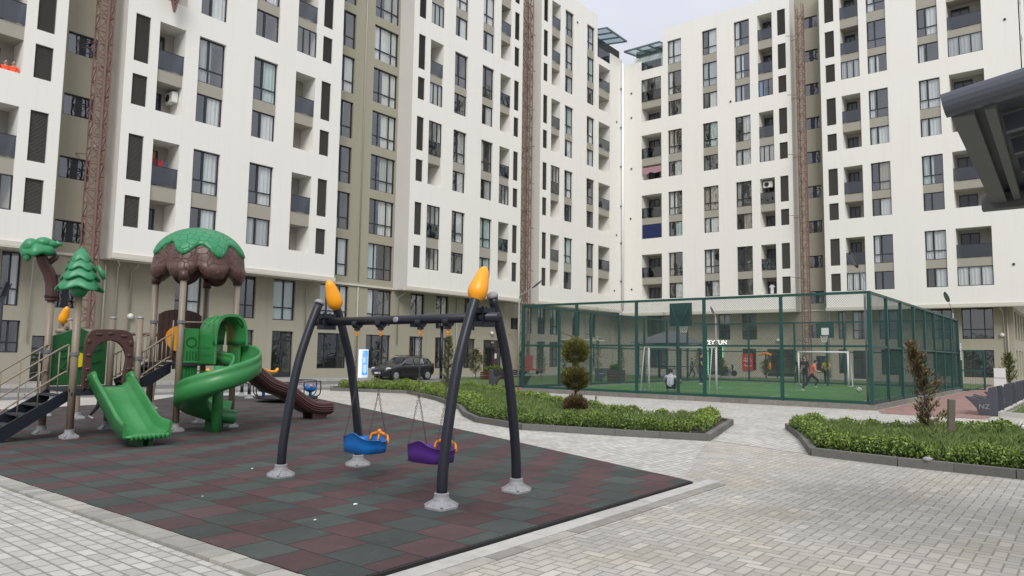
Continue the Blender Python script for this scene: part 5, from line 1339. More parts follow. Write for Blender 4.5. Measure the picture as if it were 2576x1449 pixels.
# ================================================================ PEOPLE
def person(label, loc, rz, J, col, scale=1., grp=None, hair=M_HAIR, seat=False):
    """J: joint name -> local position for a figure facing +x, metres for height 1.7; one skinned mesh"""
    base = dict(pel=(0, 0, .92), sp=(0, 0, 1.12), ch=(0, 0, 1.33), nk=(0, 0, 1.47), hd=(.02, 0, 1.60),
                shl=(0, .18, 1.40), ell=(-.02, .24, 1.14), wrl=(.06, .24, .90), hal=(.08, .24, .81),
                shr=(0, -.18, 1.40), elr=(-.02, -.24, 1.14), wrr=(.06, -.24, .90), har=(.08, -.24, .81),
                hpl=(0, .09, .88), knl=(.02, .10, .48), anl=(-.02, .10, .09), tol=(.13, .11, .03),
                hpr=(0, -.09, .88), knr=(.02, -.10, .48), anr=(-.02, -.10, .09), tor=(.13, -.11, .03))
    base.update(J)
    rad = dict(pel=.125, sp=.115, ch=.13, nk=.055, hd=.075, shl=.065, shr=.065, ell=.042, elr=.042, wrl=.028, wrr=.028, hal=.03, har=.03, hpl=.09, hpr=.09, knl=.062, knr=.062, anl=.04, anr=.04, tol=.035, tor=.035)
    E_ = [('pel', 'sp'), ('sp', 'ch'), ('ch', 'nk'), ('nk', 'hd'), ('ch', 'shl'), ('shl', 'ell'), ('ell', 'wrl'), ('wrl', 'hal'), ('ch', 'shr'), ('shr', 'elr'), ('elr', 'wrr'), ('wrr', 'har'),
          ('pel', 'hpl'), ('hpl', 'knl'), ('knl', 'anl'), ('anl', 'tol'), ('pel', 'hpr'), ('hpr', 'knr'), ('knr', 'anr'), ('anr', 'tor')]
    names = list(base); me = bpy.data.meshes.new('body')
    me.from_pydata([base[k] for k in names], [(names.index(a), names.index(b)) for a, b in E_], [])
    o = bpy.data.objects.new('body', me); C.objects.link(o)
    md = o.modifiers.new('skin', 'SKIN'); sv = me.skin_vertices[0].data
    for i, k in enumerate(names): sv[i].radius = (rad[k], rad[k]*(1.0 if k not in ('ch', 'sp', 'pel') else .8)); sv[i].use_root = (k == 'pel')
    if base['pel'] is not None:
        for i, k in enumerate(names):
            if k in ('pel', 'sp', 'ch'): sv[i].radius = (rad[k]*1.15, rad[k]*.85)
    sub = o.modifiers.new('sub', 'SUBSURF'); sub.levels = 2; sub.render_levels = 2
    bpy.context.view_layer.update()
    m2 = bpy.data.meshes.new_from_object(o.evaluated_get(bpy.context.evaluated_depsgraph_get()))
    bpy.data.objects.remove(o)
    m2.materials.clear()
    top, trou, shoe, sleeve, shorts = col
    mats = [M_SKIN, top, trou, shoe]
    for m_ in mats: m2.materials.append(m_)
    def seg(p, a, b):
        a, b = Vector(base[a]), Vector(base[b]); d = b-a; t_ = max(0, min(1, (p-a).dot(d)/d.length_squared)); return (p-(a+d*t_)).length, t_
    for pl in m2.polygons:
        p = pl.center; best = min(((*seg(p, a, b), a, b) for a, b in E_), key=lambda q: q[0]-rad[q[2]]*.5*(1-q[1])-rad[q[3]]*.5*q[1])
        _, t_, a, b = best; mi = 0
        if (a, b) in (('pel', 'sp'), ('sp', 'ch'), ('ch', 'shl'), ('ch', 'shr')): mi = 1
        elif (a, b) == ('ch', 'nk'): mi = 1 if t_ < .75 else 0
        elif a in ('shl', 'shr'): mi = 1 if t_ < sleeve else 0
        elif a in ('ell', 'elr'): mi = 1 if sleeve > 1 and t_ < .95 else 0
        elif b in ('hpl', 'hpr'): mi = 2
        elif a in ('hpl', 'hpr'): mi = 2 if t_ < (shorts if shorts < 1 else 2) else 0
        elif a in ('knl', 'knr'): mi = 2 if shorts >= 1 and t_ < .93 else (3 if t_ > .93 else 0)
        elif a in ('anl', 'anr'): mi = 3
        pl.material_index = mi; pl.use_smooth = True
    t = thing('person', label, 'person', loc, rz, grp); t.scale = (scale,)*3
    link('body', m2, t)
    hd = Vector(base['hd']); nk = Vector(base['nk']); u = (hd-nk).normalized(); c = hd+u*.02
    h = MB(); h.ball((c.x, c.y, c.z), (.088, .075, .108), 16, 10); h.tube([(c.x+.08, c.y, c.z-.01), (c.x+.105, c.y, c.z-.025)], [.014, .01], 6)
    for s_ in (-1, 1): h.ball((c.x-.005, c.y+s_*.078, c.z-.01), (.018, .01, .028), 6, 4)
    h.obj('head', M_SKIN, t, True)
    h = MB()
    for s_ in (-1, 1): h.ball((c.x+.08, c.y+s_*.03, c.z+.012), .01, 6, 4)
    h.ball((c.x+.083, c.y, c.z-.055), (.008, .022, .006), 6, 4); h.obj('face', M_HAIR, t, True)
    h = MB(); h.ball((c.x-.018, c.y, c.z+.03), (.088, .085, .10), 14, 8); h.obj('hair', hair, t, True)
    # hands: palm, four fingers and thumb
    for s_, wn, hn in ((1, 'wrl', 'hal'), (-1, 'wrr', 'har')):
        w_, q_ = Vector(base[wn]), Vector(base[hn]); d = (q_-w_).normalized(); sd_ = d.cross(Vector((0, 0, 1))) if abs(d.z) < .9 else Vector((1, 0, 0)); sd_.normalize(); nn_ = d.cross(sd_)
        h = MB()
        for k in range(4):
            o_ = q_+d*.02+sd_*(.012*(k-1.5)*1.25); L_ = (.062, .072, .068, .055)[k]
            h.tube([o_, o_+d*L_*.55+nn_*.008, o_+d*L_+nn_*.026], [.0095, .0085, .006], 6)
        h.tube([q_-d*.02+sd_*-.025, q_+d*.015+sd_*-.045+nn_*.01, q_+d*.04+sd_*-.045+nn_*.02], [.011, .009, .007], 6)
        h.obj('fingers', M_SKIN, t, True)
    return t
K = cloth
c_blk, c_jean, c_wht, c_org, c_yel, c_dk = K('black_shirt', (.012, .012, .014)), K('blue_jeans', (.025, .032, .06)), K('white_shirt', (.6, .6, .66)), K('orange_shirt', (.62, .13, .06)), K('yellow_shirt', (.55, .48, .03)), K('dark_cloth', (.012, .013, .018))
c_shoe = K('pale_shoe', (.45, .45, .45)); c_grn = K('green_shirt', (.01, .11, .035))
tz = .145
person('man in a black T-shirt and dark jeans standing on the turf, looking right', (37.6, 16.75, tz), R(-60), dict(anl=(.05, .12, .09), tol=(.2, .12, .03), anr=(-.12, -.1, .09), tor=(.03, -.11, .03), wrr=(.16, -.24, .95), har=(.22, -.24, .88)), (c_blk, c_jean, c_shoe, .55, 2), 1.02)
person('person in a white patterned shirt squatting by the near goal with the back turned', (28.75, 14.2, tz), R(20), dict(pel=(-.22, 0, .22), sp=(-.18, 0, .42), ch=(-.06, 0, .62), nk=(.03, 0, .74), hd=(.10, .0, .84), shl=(-.05, .2, .66), shr=(-.05, -.2, .66), ell=(.12, .30, .45), wrl=(.30, .2, .38), hal=(.36, .15, .36), elr=(.12, -.30, .45), wrr=(.30, -.2, .38), har=(.36, -.15, .36),
       hpl=(-.2, .1, .22), hpr=(-.2, -.1, .22), knl=(.2, .18, .45), knr=(.2, -.18, .45), anl=(.12, .15, .08), anr=(.12, -.15, .08), tol=(.28, .16, .03), tor=(.28, -.16, .03)), (c_wht, c_dk, c_shoe, .9, 2), 1.0)
person('boy in an orange T-shirt and dark trousers running to the right on the court', (34.1, 9.95, tz), R(-50), dict(pel=(0, 0, .92), sp=(.05, 0, 1.10), ch=(.12, 0, 1.30), nk=(.18, 0, 1.43), hd=(.24, 0, 1.55), shl=(.10, .18, 1.36), shr=(.10, -.18, 1.36), ell=(.15, .26, 1.12), wrl=(.42, .22, 1.12), hal=(.5, .2, 1.12), elr=(.1, -.28, 1.12), wrr=(.34, -.26, 1.08), har=(.42, -.24, 1.08),
       knl=(-.16, .10, .54), anl=(-.48, .10, .16), tol=(-.36, .1, .06), knr=(.32, -.1, .62), anr=(.12, -.1, .32), tor=(.26, -.1, .28)), (c_org, c_dk, c_shoe, .6, 2), .86)
person('boy in black standing by the left post of the far goal', (43.4, 13.35, tz), R(150), dict(), (c_blk, c_jean, c_shoe, .6, 2), .92)
person('boy in black with folded arms beside the far goal, nearer the camera', (42.4, 12.7, tz), R(170), dict(ell=(.08, .27, 1.14), wrl=(.22, .1, 1.16), hal=(.24, 0, 1.17), elr=(.08, -.27, 1.12), wrr=(.22, -.1, 1.1), har=(.24, 0, 1.1)), (c_blk, c_dk, c_dk, 1.5, 2), .95)
person('child in a yellow T-shirt and dark trousers standing inside the far goal', (43.9, 11.95, tz), R(180), dict(ell=(.1, .26, 1.14), wrl=(.28, .16, 1.1), hal=(.34, .12, 1.1), elr=(.1, -.26, 1.14), wrr=(.28, -.16, 1.1), har=(.34, -.12, 1.1)), (c_yel, c_dk, c_shoe, .6, 2), .90)
person('person in white and dark clothes stepping beyond the back of the court', (47.6, 21.9, .06), R(-80), dict(ell=(-.05, .36, 1.32), wrl=(.05, .42, 1.12), hal=(.08, .42, 1.05), elr=(.0, -.38, 1.32), wrr=(.1, -.46, 1.14), har=(.14, -.46, 1.06), knl=(.22, .1, .5), anl=(.05, .1, .12), tol=(.2, .1, .06), knr=(-.1, -.1, .5), anr=(-.35, -.1, .2), tor=(-.28, -.1, .1)), (c_dk, c_dk, c_shoe, .5, 2), .9)
person('child in a green shirt bending down under the play tower', (7.15, 17.3, .035), R(-30), dict(pel=(-.15, 0, .78), sp=(.0, 0, .90), ch=(.16, 0, .96), nk=(.27, 0, .95), hd=(.38, 0, .90), shl=(.16, .17, .96), shr=(.16, -.17, .96), ell=(.25, .24, .72), wrl=(.33, .2, .5), hal=(.35, .18, .42), elr=(.25, -.24, .72), wrr=(.34, -.2, .52), har=(.36, -.18, .44),
       hpl=(-.14, .1, .78), hpr=(-.14, -.1, .78), knl=(-.2, .12, .42), anl=(-.42, .12, .12), tol=(-.3, .13, .04), knr=(.12, -.12, .44), anr=(.05, -.12, .09), tor=(.2, -.13, .03)), (c_grn, c_dk, c_shoe, .6, 2), .74, hair=mat('brown_hair', (.06, .02, .012), .6))
# people and washing on the balconies
c_hiv = K('hi_vis', (.85, .09, .03))
for k, (x, z, lab) in enumerate(((9.98, 12.62, 'left of two people in bright orange tops on the left balcony'), (10.28, 12.66, 'right of two people in bright orange tops on the left balcony'))):
    person(lab, (x, 36.25, z-.12), R(-95), {}, (c_hiv, c_dk, c_dk, .9, 2), .9)
person('child in a pale pink top looking out of the lowest open balcony', (43.45, 36.3, 6.48), R(-100), {}, (K('pink_top', (.6, .42, .42)), c_dk, c_dk, .9, 2), .86)
b = MB(); b.ext([(-.12, 0), (.12, 0), (.14, -.75), (-.14, -.75)], -.02, .02, 'x'); b.ext([(.12, -.02), (.26, -.18), (.2, -.24), (.12, -.15)], -.02, .02, 'x'); b.ext([(-.12, -.02), (-.26, -.18), (-.2, -.24), (-.12, -.15)], -.02, .02, 'x')
tag(b.obj('hanging_shirt', c_wht, None, False, (62.75, 21.38, 8.0)), 'white shirt hung in the dark balcony door low on the cream building', 'laundry')
for k, (x, z, m_, lab) in enumerate(((16.9, 10.6, (.45, .02, .04), 'red towel hanging over the glass rail of the second balcony up, left block'), (17.15, 10.62, (.08, .09, .12), 'dark cloth hanging beside the red towel'), (16.6, 10.62, (.25, .03, .06), 'dark red cloth hanging left of the red towel'))):
    b = MB(); rows = [[(dx, .03*math.sin(dx*30+zz*8), zz) for dx in [q*.022-.1 for q in range(10)]] for zz in (-.3, -.1, .1, .3)]; b.grid(rows); b.tube([(-.1, 0, .31), (.1, 0, .31)], .006, 5)
    tag(b.obj('hanging_cloth', K('wash%d' % k, m_), None, True, (x, 36.35, z+.25)), lab, 'laundry')
b = MB(); b.ext([(31.7, 20.1), (33.75, 20.1), (33.75, 19.5), (33.3, 19.42), (32.9, 19.6), (32.4, 19.45), (31.7, 19.55)], 62.5, 62.53, 'x')
tag(b.obj('curtain_cloth', K('pink_gauze', (.38, .22, .25))), 'pink cloth hung across an open balcony on the cream building', 'laundry')
b = MB(); b.box((62.47, 31.7, 13.1), (62.5, 33.75, 14.4)); tag(b.obj('awning_cloth', K('blue_sheet', (.01, .02, .09))), 'dark blue sheet closing a low balcony opening near the corner', 'awning')
b = MB(); b.ext([(17.0, 11.75), (16.4, 11.75), (16.4, 11.35), (17.0, 11.35)], 37.12, 37.16, 'y'); tag(b.obj('blind', K('ochre_blind', (.35, .2, .04))), 'ochre roller blind in the door of the balcony with the red towel', 'blind')
def ac(x, y, z, label, rz=0):
    t = thing('air_conditioner', label, 'air conditioner', (x, y, z), rz)
    b = MB(); b.box((-.4, -.15, 0), (.4, .15, .55)); o = b.obj('casing', M_WPAINT, t); bevel(o, .02)
    b = MB(); b.tube([(-.1, -.165, .27), (-.1, -.15, .27)], .2, 20); b.obj('fan_grille', M_DARK, t)
    b = MB(); b.bar((-.3, .1, -.05), (-.3, -.15, -.05), .04); b.bar((.3, .1, -.05), (.3, -.15, -.05), .04); b.obj('bracket', M_GALV, t)
ac(17.45, 36.75, 14.35, 'white air conditioner on the back wall of the balcony right of the mast', R(-90))
ac(62.9, 21.6, 16.6, 'white air conditioner in a balcony left of the right hand mast', R(-90))

# ================================================================ CAR
def car(loc, rz, label):
    t = thing('parked_car', label, 'car', loc, rz)
    M_CAR = mat('black_car_paint', (.010, .010, .012), .22, coat=.8, spec=.6)
    # stations along x (front is -x): half width low, belt; z sill, belt, roof, roof half width
    S = [(-2.0, .55, .62, .38, .62, .64, .50), (-1.93, .74, .76, .24, .68, .72, .62), (-1.6, .80, .83, .20, .80, .86, .70), (-1.1, .82, .86, .18, .88, .97, .74), (-.85, .83, .87, .18, .92, 1.03, .74),
         (-.3, .84, .875, .18, .93, 1.40, .60), (.1, .84, .875, .18, .94, 1.47, .60), (.7, .84, .875, .18, .96, 1.48, .60), (1.2, .84, .87, .19, .98, 1.44, .58), (1.55, .83, .86, .22, 1.0, 1.34, .57), (1.82, .80, .82, .28, 1.0, 1.08, .62), (1.95, .72, .76, .36, .82, .88, .60), (1.98, .6, .66, .42, .62, .66, .5)]
    b = MB(); rows = []
    for x, wl, wb, zs, zb, zr, wr in S:
        h = [(wl*.9, zs), (wl, zs+.06), (wl+(wb-wl)*.8, zs+(zb-zs)*.45), (wb, zb-.14), (wb-.02, zb), (wb-.05+(wr-wb)*.5*(1 if zr-zb > .15 else .2), zb+(zr-zb)*.55), (wr, zr-.03), (wr*.6, zr+.005), (0, zr+.015)]
        rows.append([(x, y, z) for y, z in h]+[(x, -y, z) for y, z in h[:-1][::-1]])
    b.grid(rows, True); b.add(rows[0], [tuple(range(len(rows[0])))]); b.add(rows[-1], [tuple(range(len(rows[0])))[::-1]])
    o = b.obj('body', M_CAR, t, True)
    o.modifiers.new('sub', 'SUBSURF').render_levels = 1
    M_CG = mat('car_glass', (.03, .035, .04), .05, spec=.9)
    def sidewin(s_, pts):
        g = MB(); vs = [(x, s_*y, z) for x, y, z in pts]; g.add(vs, [tuple(range(len(vs)))]); g.obj('side_window', M_CG, t)
    for s_ in (-1, 1):
        sidewin(s_, [(-.72, .868, .99), (.12, .872, 1.0), (.12, .72, 1.36), (-.28, .71, 1.33)])
        sidewin(s_, [(.18, .872, 1.0), (.95, .866, 1.03), (.95, .71, 1.36), (.18, .72, 1.365)])
        sidewin(s_, [(1.0, .866, 1.04), (1.42, .84, 1.08), (1.3, .71, 1.31), (1.0, .71, 1.35)])
        m = MB(); m.ball((-.62, s_*.97, 1.02), (.07, .10, .06), 10, 6); m.obj('mirror', M_CAR, t, True)
        for x in (-.1, .75): m = MB(); m.bar((x, s_*.885, .90), (x+.16, s_*.885, .90), .02, .03); m.obj('door_handle', M_GALV, t)
        m = MB()
        for x in (-.75, .15, 1.0): m.bar((x, s_*.872, .30), (x+.02, s_*.879, .88), .006, .01)
        m.obj('door_gap', M_DARK, t)
        m = MB(); m.ball((-1.72, s_*.68, .72), (.22, .14, .07), 14, 7); m.obj('headlight', mat('headlight_lens', (.5, .52, .55), .1, spec=.9), t, True)
        m = MB(); m.ball((1.85, s_*.70, .95), (.10, .10, .12), 12, 7); m.obj('tail_light', mat('tail_lens', (.16, .01, .01), .2), t, True)
        m = MB(); m.bar((-.2, s_*.56, 1.51), (1.2, s_*.54, 1.50), .03, .04); m.obj('roof_rail', M_BLACK, t)
        for x in (-1.28, 1.28):
            w = MB(); w.tube([(x, s_*.68, .31), (x, s_*.86, .31)], .31, 26); wo = w.obj('wheel', M_BLACK, t, True)
            for p in wo.data.polygons: p.use_smooth = False
            w = MB(); w.tube([(x, s_*.855, .31), (x, s_*.872, .31)], .20, 22); w.obj('rim', M_GALV, wo)
            w = MB()
            for k in range(5): a = k*2*PI/5; w.bar((x, s_*.875, .31), (x+.19*math.cos(a), s_*.875, .31+.19*math.sin(a)), .035, .02)
            w.obj('spokes', mat('alloy', (.5, .5, .5), .35, metal=.6), wo)
            w = MB(); w.tube([(x+.36*math.cos(a), s_*.868, .31+.36*math.sin(a)) for a in [PI*k/12 for k in range(13)]], .025, 6); w.obj('wheel_arch', M_BLACK, t)
    g = MB(); g.add([(-.86, .70, 1.04), (-.86, -.70, 1.04), (-.32, -.56, 1.40), (-.32, .56, 1.40)], [(0, 1, 2, 3)]); g.obj('windscreen', M_CG, t)
    g = MB(); g.add([(1.83, .6, 1.10), (1.83, -.6, 1.10), (1.57, -.53, 1.34), (1.57, .53, 1.34)], [(0, 1, 2, 3)]); g.obj('rear_window', M_CG, t)
    g = MB(); g.box((-2.02, -.5, .50), (-1.96, .5, .60)); g.obj('grille', M_DARK, t)
    g = MB(); g.box((-2.03, -.26, .40), (-1.99, .26, .50)); g.obj('number_plate', M_WPAINT, t)
car((31.3, 33.6, .004), R(-2), 'black five door car parked on the road beyond the swing set')

# ================================================================ SIGNS AND STREET FURNITURE
# illuminated totem
t = thing('totem_display', 'slim white lit kiosk with blue and violet screen beside the black car', 'advertising totem', (29.2, 34.9, .13), R(12))
b = MB(); b.box((-.34, -.12, 0), (.34, .12, 1.72)); o = b.obj('cabinet', mat('totem_white', (.75, .8, .88), .35, emit=((.7, .85, 1), .25)), t); bevel(o, .02)
n = NT('totem_screen'); c = n.ramp(n.noise(2.4, 3), [(.3, (.02, .12, .4)), (.5, (.06, .3, .6)), (.62, (.2, .18, .65)), (.75, (.35, .6, .8))]); n.t.links.new(c, n.b.inputs['Base Color']); n.t.links.new(c, n.b.inputs['Emission Color']); n.b.inputs['Emission Strength'].default_value = .9
b = MB(); b.box((-.25, -.135, .18), (.25, -.121, 1.64)); b.obj('screen', n.m, t)
b = MB(); b.box((-.13, -.15, .28), (.13, -.137, .78)); b.box((-.18, -.15, .92), (.02, -.137, 1.22)); b.obj('screen_picture', mat('screen_panel', (.5, .6, .8), .3, emit=((.35, .5, .8), .5)), t)
b = MB(); b.ext([(-.1, 1.42), (.1, 1.42), (0, 1.55)], -.15, -.137, 'y'); b.obj('screen_logo', mat('screen_teal', (.1, .5, .5), .3, emit=((.1, .5, .5), .4)), t)
# shop sign ZEYTUN
t = thing('shop_sign', 'white lit letters reading ZEYTUN above the green framed shop door', 'shop sign', (63.7, 26.95, 3.04))
M_LET = mat('lit_letter', (.8, .8, .8), .4, emit=((1, 1, 1), .9))
me = text_mesh('ZEYTUN', .56, M_LET, .03); o = link('lettering', me, t, (0, 0, 0)); o.rotation_euler = (PI/2, 0, -PI/2)
b = MB(); b.box((.02, -1.15, -.02), (.05, 1.15, .03)); b.obj('rail', M_DARK, t)
t = thing('lit_door_frame', 'green glowing light strip framing the shop door under the ZEYTUN sign', 'light strip', (63.72, 27.0, 0))
b = MB(); b.box((-.03, .68, .12), (.03, .74, 2.7)); b.box((-.03, -.74, .12), (.03, -.68, 2.7)); b.obj('light_tube', mat('green_led', (.2, .7, .4), .4, emit=((.3, 1, .5), .45)), t)
# red poster
t = thing('red_poster', 'red poster panel with pale lettering on the wall right of the shop door', 'poster', (63.72, 24.0, 1.32))
b = MB(); b.box((0, -.47, -.75), (.04, .47, .75)); b.obj('panel', mat('poster_red', (.42, .02, .015), .5, var=.1, vscale=4), t)
text_on('headline', 'SƏBƏT', .16, mat('poster_orange', (.7, .25, .02), .5), (-.01, 0, .60), '-x', t)
text_on('lettering', 'SUPER\nMARKET', .2, M_WPAINT, (-.01, 0, .2), '-x', t)
b = MB()
for k in range(5): b.ball((-.01, -.28+.14*k, -.32+.05*math.sin(k*2)), (.02, .09, .06), 8, 5)
b.obj('food_picture', mat('poster_food', (.6, .35, .25), .6), t)
# orange exercise frame beside it
t = thing('exercise_frame', 'orange and yellow outdoor exercise frame beyond the court', 'exercise frame', (59.5, 20.9, .1))
b = MB(); b.tube([(0, 0, 0), (0, 0, 2.0)], .06, 10); b.tube([(0, -.9, 0), (0, -.9, 1.1), (0, -.6, 1.3)], .05, 8); b.obj('post', M_NAVY, t)
b = MB(); b.tube([(0, -.45, 1.85), (0, 0, 2.0), (0, .6, 1.85)], .09, 8); b.tube([(0, .3, 1.3), (0, -.3, 1.2)], .06, 8); b.ball((0, -.3, .95), (.12, .14, .3), 10, 6); b.obj('arm', M_ORPL, t)
# entrance signs
text_on('house_number', 'B-8', .2, M_WPAINT, (44.4, 37.42, 2.62), '-y'); tag(bpy.data.objects['house_number'], 'small white number lettering above the dark entrance door', 'house number')
b = MB(); b.box((44.75, 37.44, 1.35), (44.97, 37.455, 1.75)); tag(b.obj('notice', M_WPAINT), 'white paper notice taped on the dark entrance door', 'notice')
t = thing('round_sign', 'round white sign with red ring and cross left of the entrance door', 'sign', (42.75, 37.36, 1.95)); b = MB(); b.tube([(0, 0, 0), (0, .03, 0)], .2, 20); b.obj('ring', mat('sign_red', (.5, .03, .03), .5), t); b = MB(); b.tube([(0, -.008, 0), (0, -.002, 0)], .15, 20); b.obj('face', M_WPAINT, t); b = MB(); b.box((-.1, -.016, -.02), (.1, -.01, .02)); b.box((-.02, -.0155, -.1), (.02, -.0105, .1)); b.obj('cross', mat('sign_red', (.5, .03, .03), .5), t)
b = MB(); b.box((42.95, 37.3, 1.15), (43.1, 37.39, 1.6)); tag(b.obj('intercom', M_BLACK), 'black intercom box on the wall beside the entrance door', 'intercom')
b = MB(); b.box((50.6, 37.30, 2.86), (51.5, 37.36, 3.02)); tag(b.obj('shop_nameplate', mat('dim_sign', (.3, .32, .35), .5)), 'faint pale nameplate over the shop door behind the court fence', 'sign')
# brown planter boxes
def planter(loc, w, label, seed, h=.5):
    t = thing('planter_box', label, 'planter', loc)
    b = MB()
    for k in range(4): b.box((-w/2, -.3, .02+k*h/4), (w/2, .3, .0+(k+1)*h/4-.01))
    o = b.obj('box', M_BRWOOD, t)
    r = random.Random(seed); b = MB(); blob(b, (0, 0, h+.08), (w/2*.95, .28, .2), 700, r, .12, (0, 1), .1); b.obj('planting', [M_LEAF, M_LEAFD], t)
planter((36.6, 30.6, .05), 2.2, 'red brown slatted planter box in front of the entrance door', 1); planter((36.9, 24.6, .05), 2.6, 'brown planter box seen through the left end of the court fence', 2, .55); planter((40.2, 23.6, .05), 1.2, 'short brown planter box near the court, left of the pavilion', 3, .75)
t = thing('potted_shrub', 'round shrub in a dark pot against the olive wall behind the slides', 'potted plant', (21.4, 36.4, .13)); b = MB(); b.lathe([(.2, 0), (.28, .5), (.3, .52)], (0, 0, 0), 16); b.obj('pot', M_BLACK, t, True); b = MB(); blob(b, (0, 0, .95), (.42, .42, .5), 900, random.Random(5), .12, (0, 1), .3); b.obj('foliage', [M_LEAFD, M_LEAF], t)
# benches
def side_bench(loc, rz, label, L_=1.9, grp='dark benches with solid sides'):
    t = thing('bench', label, 'bench', loc, rz, grp)
    # profile in (depth, z): seat nose on the +depth side, back on the other
    prof = [(-.34, 0), (-.34, .80), (-.30, .86), (-.13, .82), (-.08, .62), (-.06, .50), (.10, .46), (.42, .55), (.50, .53), (.34, .38), (.20, .20), (.14, 0)]
    for s_, x in ((0, 0), (1, L_)):
        b = MB(); b.ext([(y, z) for y, z in prof], x, x+.09, 'x'); o = b.obj('side_panel', M_CANO, t); bevel(o, .008)
        if s_ == 0 :
            me = text_mesh('NZ', .2, M_FOOT, .004); q = link('monogram', me, o, (-.006, .0, .25)); q.rotation_euler = (PI/2, 0, -PI/2)
    b = MB()
    for k in range(4): b.box((.09, .0+k*.11, .455+k*.012), (L_, .09+k*.11, .485+k*.012))
    b.obj('seat', M_PLANK, t)
    b = MB()
    for k in range(3): b.box((.09, -.16-.02*k, .54+k*.1), (L_, -.13-.02*k, .62+k*.1))
    b.obj('backrest', M_PLANK, t)
for k, (x, lab) in enumerate(((26.05, 'nearest of the dark benches lined up along the red paving at the right'), (30.9, 'second dark bench in the line along the red paving'), (35.8, 'third dark bench in the line along the red paving'), (40.8, 'farthest dark bench in the line along the red paving'))):
    side_bench((x, 2.62, .02), 0, lab)
side_bench((30.3, 23.25, .05), PI*.98, 'dark bench beside the left corner of the court fence', 2.3)
side_bench((41.5, 24.1, .05), PI, 'dark bench on the far side of the court seen through the fence', 2.4)
# white notice stand
t = thing('notice_stand', 'white two part notice stand on a dark post behind the benches', 'notice stand', (44.6, 3.75, .05))
b = MB(); b.box((-.03, -.26, .33), (.03, .26, .66)); b.box((-.06, -.25, .78), (-.0, .25, 1.26)); b.box((-.03, -.26, .66), (.0, .26, .78)); o = b.obj('board', M_WPAINT, t); b = MB(); b.box((.0, -.07, 0), (.08, .07, .8)); b.obj('post', M_DARK, t)
t = thing('court_rules_sign', 'tall narrow white sign tied to the last post of the court fence', 'sign', (45.3, 5.5, 2.15)); b = MB(); b.box((-.16, -.02, -.45), (.16, .0, .45)); b.obj('panel', M_WPAINT, t)
for k in range(5): b = MB(); b.box((-.11, -.026, -.36+k*.16), (.11, -.022, -.28+k*.16)); b.obj('text_line', M_CONC, t)
# lamp posts
def lamp(loc, h, label, rz=0, arm=(.5, .75), r=.05, m=M_NAVY, head='cobra', z0=0):
    t = thing('street_lamp', label, 'street lamp', loc, rz)
    b = MB(); b.tube([(0, 0, z0), (0, 0, h)], r, 10); b.obj('pole', m, t, True)
    if head == 'cobra':
        b = MB(); b.tube(smoothpath([(0, 0, h), (.05, 0, h+.15), (arm[0]*.6, 0, h+arm[1]*.6)], 4), r*.5, 8); b.obj('arm', m, t, True)
        d = Vector((arm[0], 0, arm[1])).normalized(); c = Vector((arm[0]*.85, 0, h+arm[1]*.85)); rows = []
        for k in range(11):
            q = k/10; w = .13*math.sin(PI*min(1, .12+q*.86))**.6; p = c+d*(q-.35)*.62; u = Vector((-d.z, 0, d.x)); rows.append([p+Vector((0, 1, 0))*w*math.cos(2*PI*i/12)+u*w*.3*math.sin(2*PI*i/12) for i in range(12)])
        b = MB(); b.grid(rows, True); ho_ = b.obj('lamp_head', mat('lamp_head', (.05, .05, .055), .5), t, True)
        u = Vector((-d.z, 0, d.x)); b = MB(); q = c-u*.045; b.bar(q-d*.12, q+d*.28, .17, .012, upv=(-d.z, 0, d.x)); b.obj('led_panel', mat('led', (.2, .21, .25), .3), ho_)
    elif head == 'flat':
        b = MB(); b.box((-.28, -.28, h), (.28, .28, h+.05)); b.bar((0, 0, h-.15), (.2, .2, h), .03); b.bar((0, 0, h-.15), (-.2, -.2, h), .03); b.obj('lamp_head', m, t)
    elif head == 'loop':
        b = MB(); b.bar((0, 0, h-.05), (.22, 0, h+.42), .05, .2); o = b.obj('arm', m, t)
        for y in (-.09, .09): b = MB(); b.bar((.05, y, h), (.26, y, h+.4), .03, .03); b.obj('lamp_bar', m, t)
    return t
lamp((33.85, 32.8, .05), 3.35, 'dark slim lamp post with flat head behind the hanging swings', r=.10, head='flat')
lamp((26.0, 20.35, .05), 4.15, 'leaning lamp on the left corner of the court fence', R(-45), (.9, .75), .03, M_GALV)
lamp((26.15, 5.85, .1), 4.15, 'lamp with round nosed head above the near right corner of the court', R(135), (.38, .75), .035, M_GALV)
lamp((45.0, 5.75, .1), 4.1, 'lamp above the far right corner of the court', R(160), (.6, .9), .035, M_GALV)
lamp((48.5, 20.5, .05), 4.4, 'grey lamp post inside the frame behind the court, left of the shop sign', R(80), (.25, .5), .06, M_GALV)
lamp((7.55, 26.0, .0), 3.2, 'dark lamp post with an open square head at the left edge', R(40), head='loop', r=.06)
b = MB(); b.box((-.16, -.16, 0), (.16, .16, .9)); t = tag(b.obj('litter_bin', M_BRWOOD, None, False, (6.05, 19.9+3.0, .0)), 'small brown post bin at the left edge behind the stairs', 'bin')
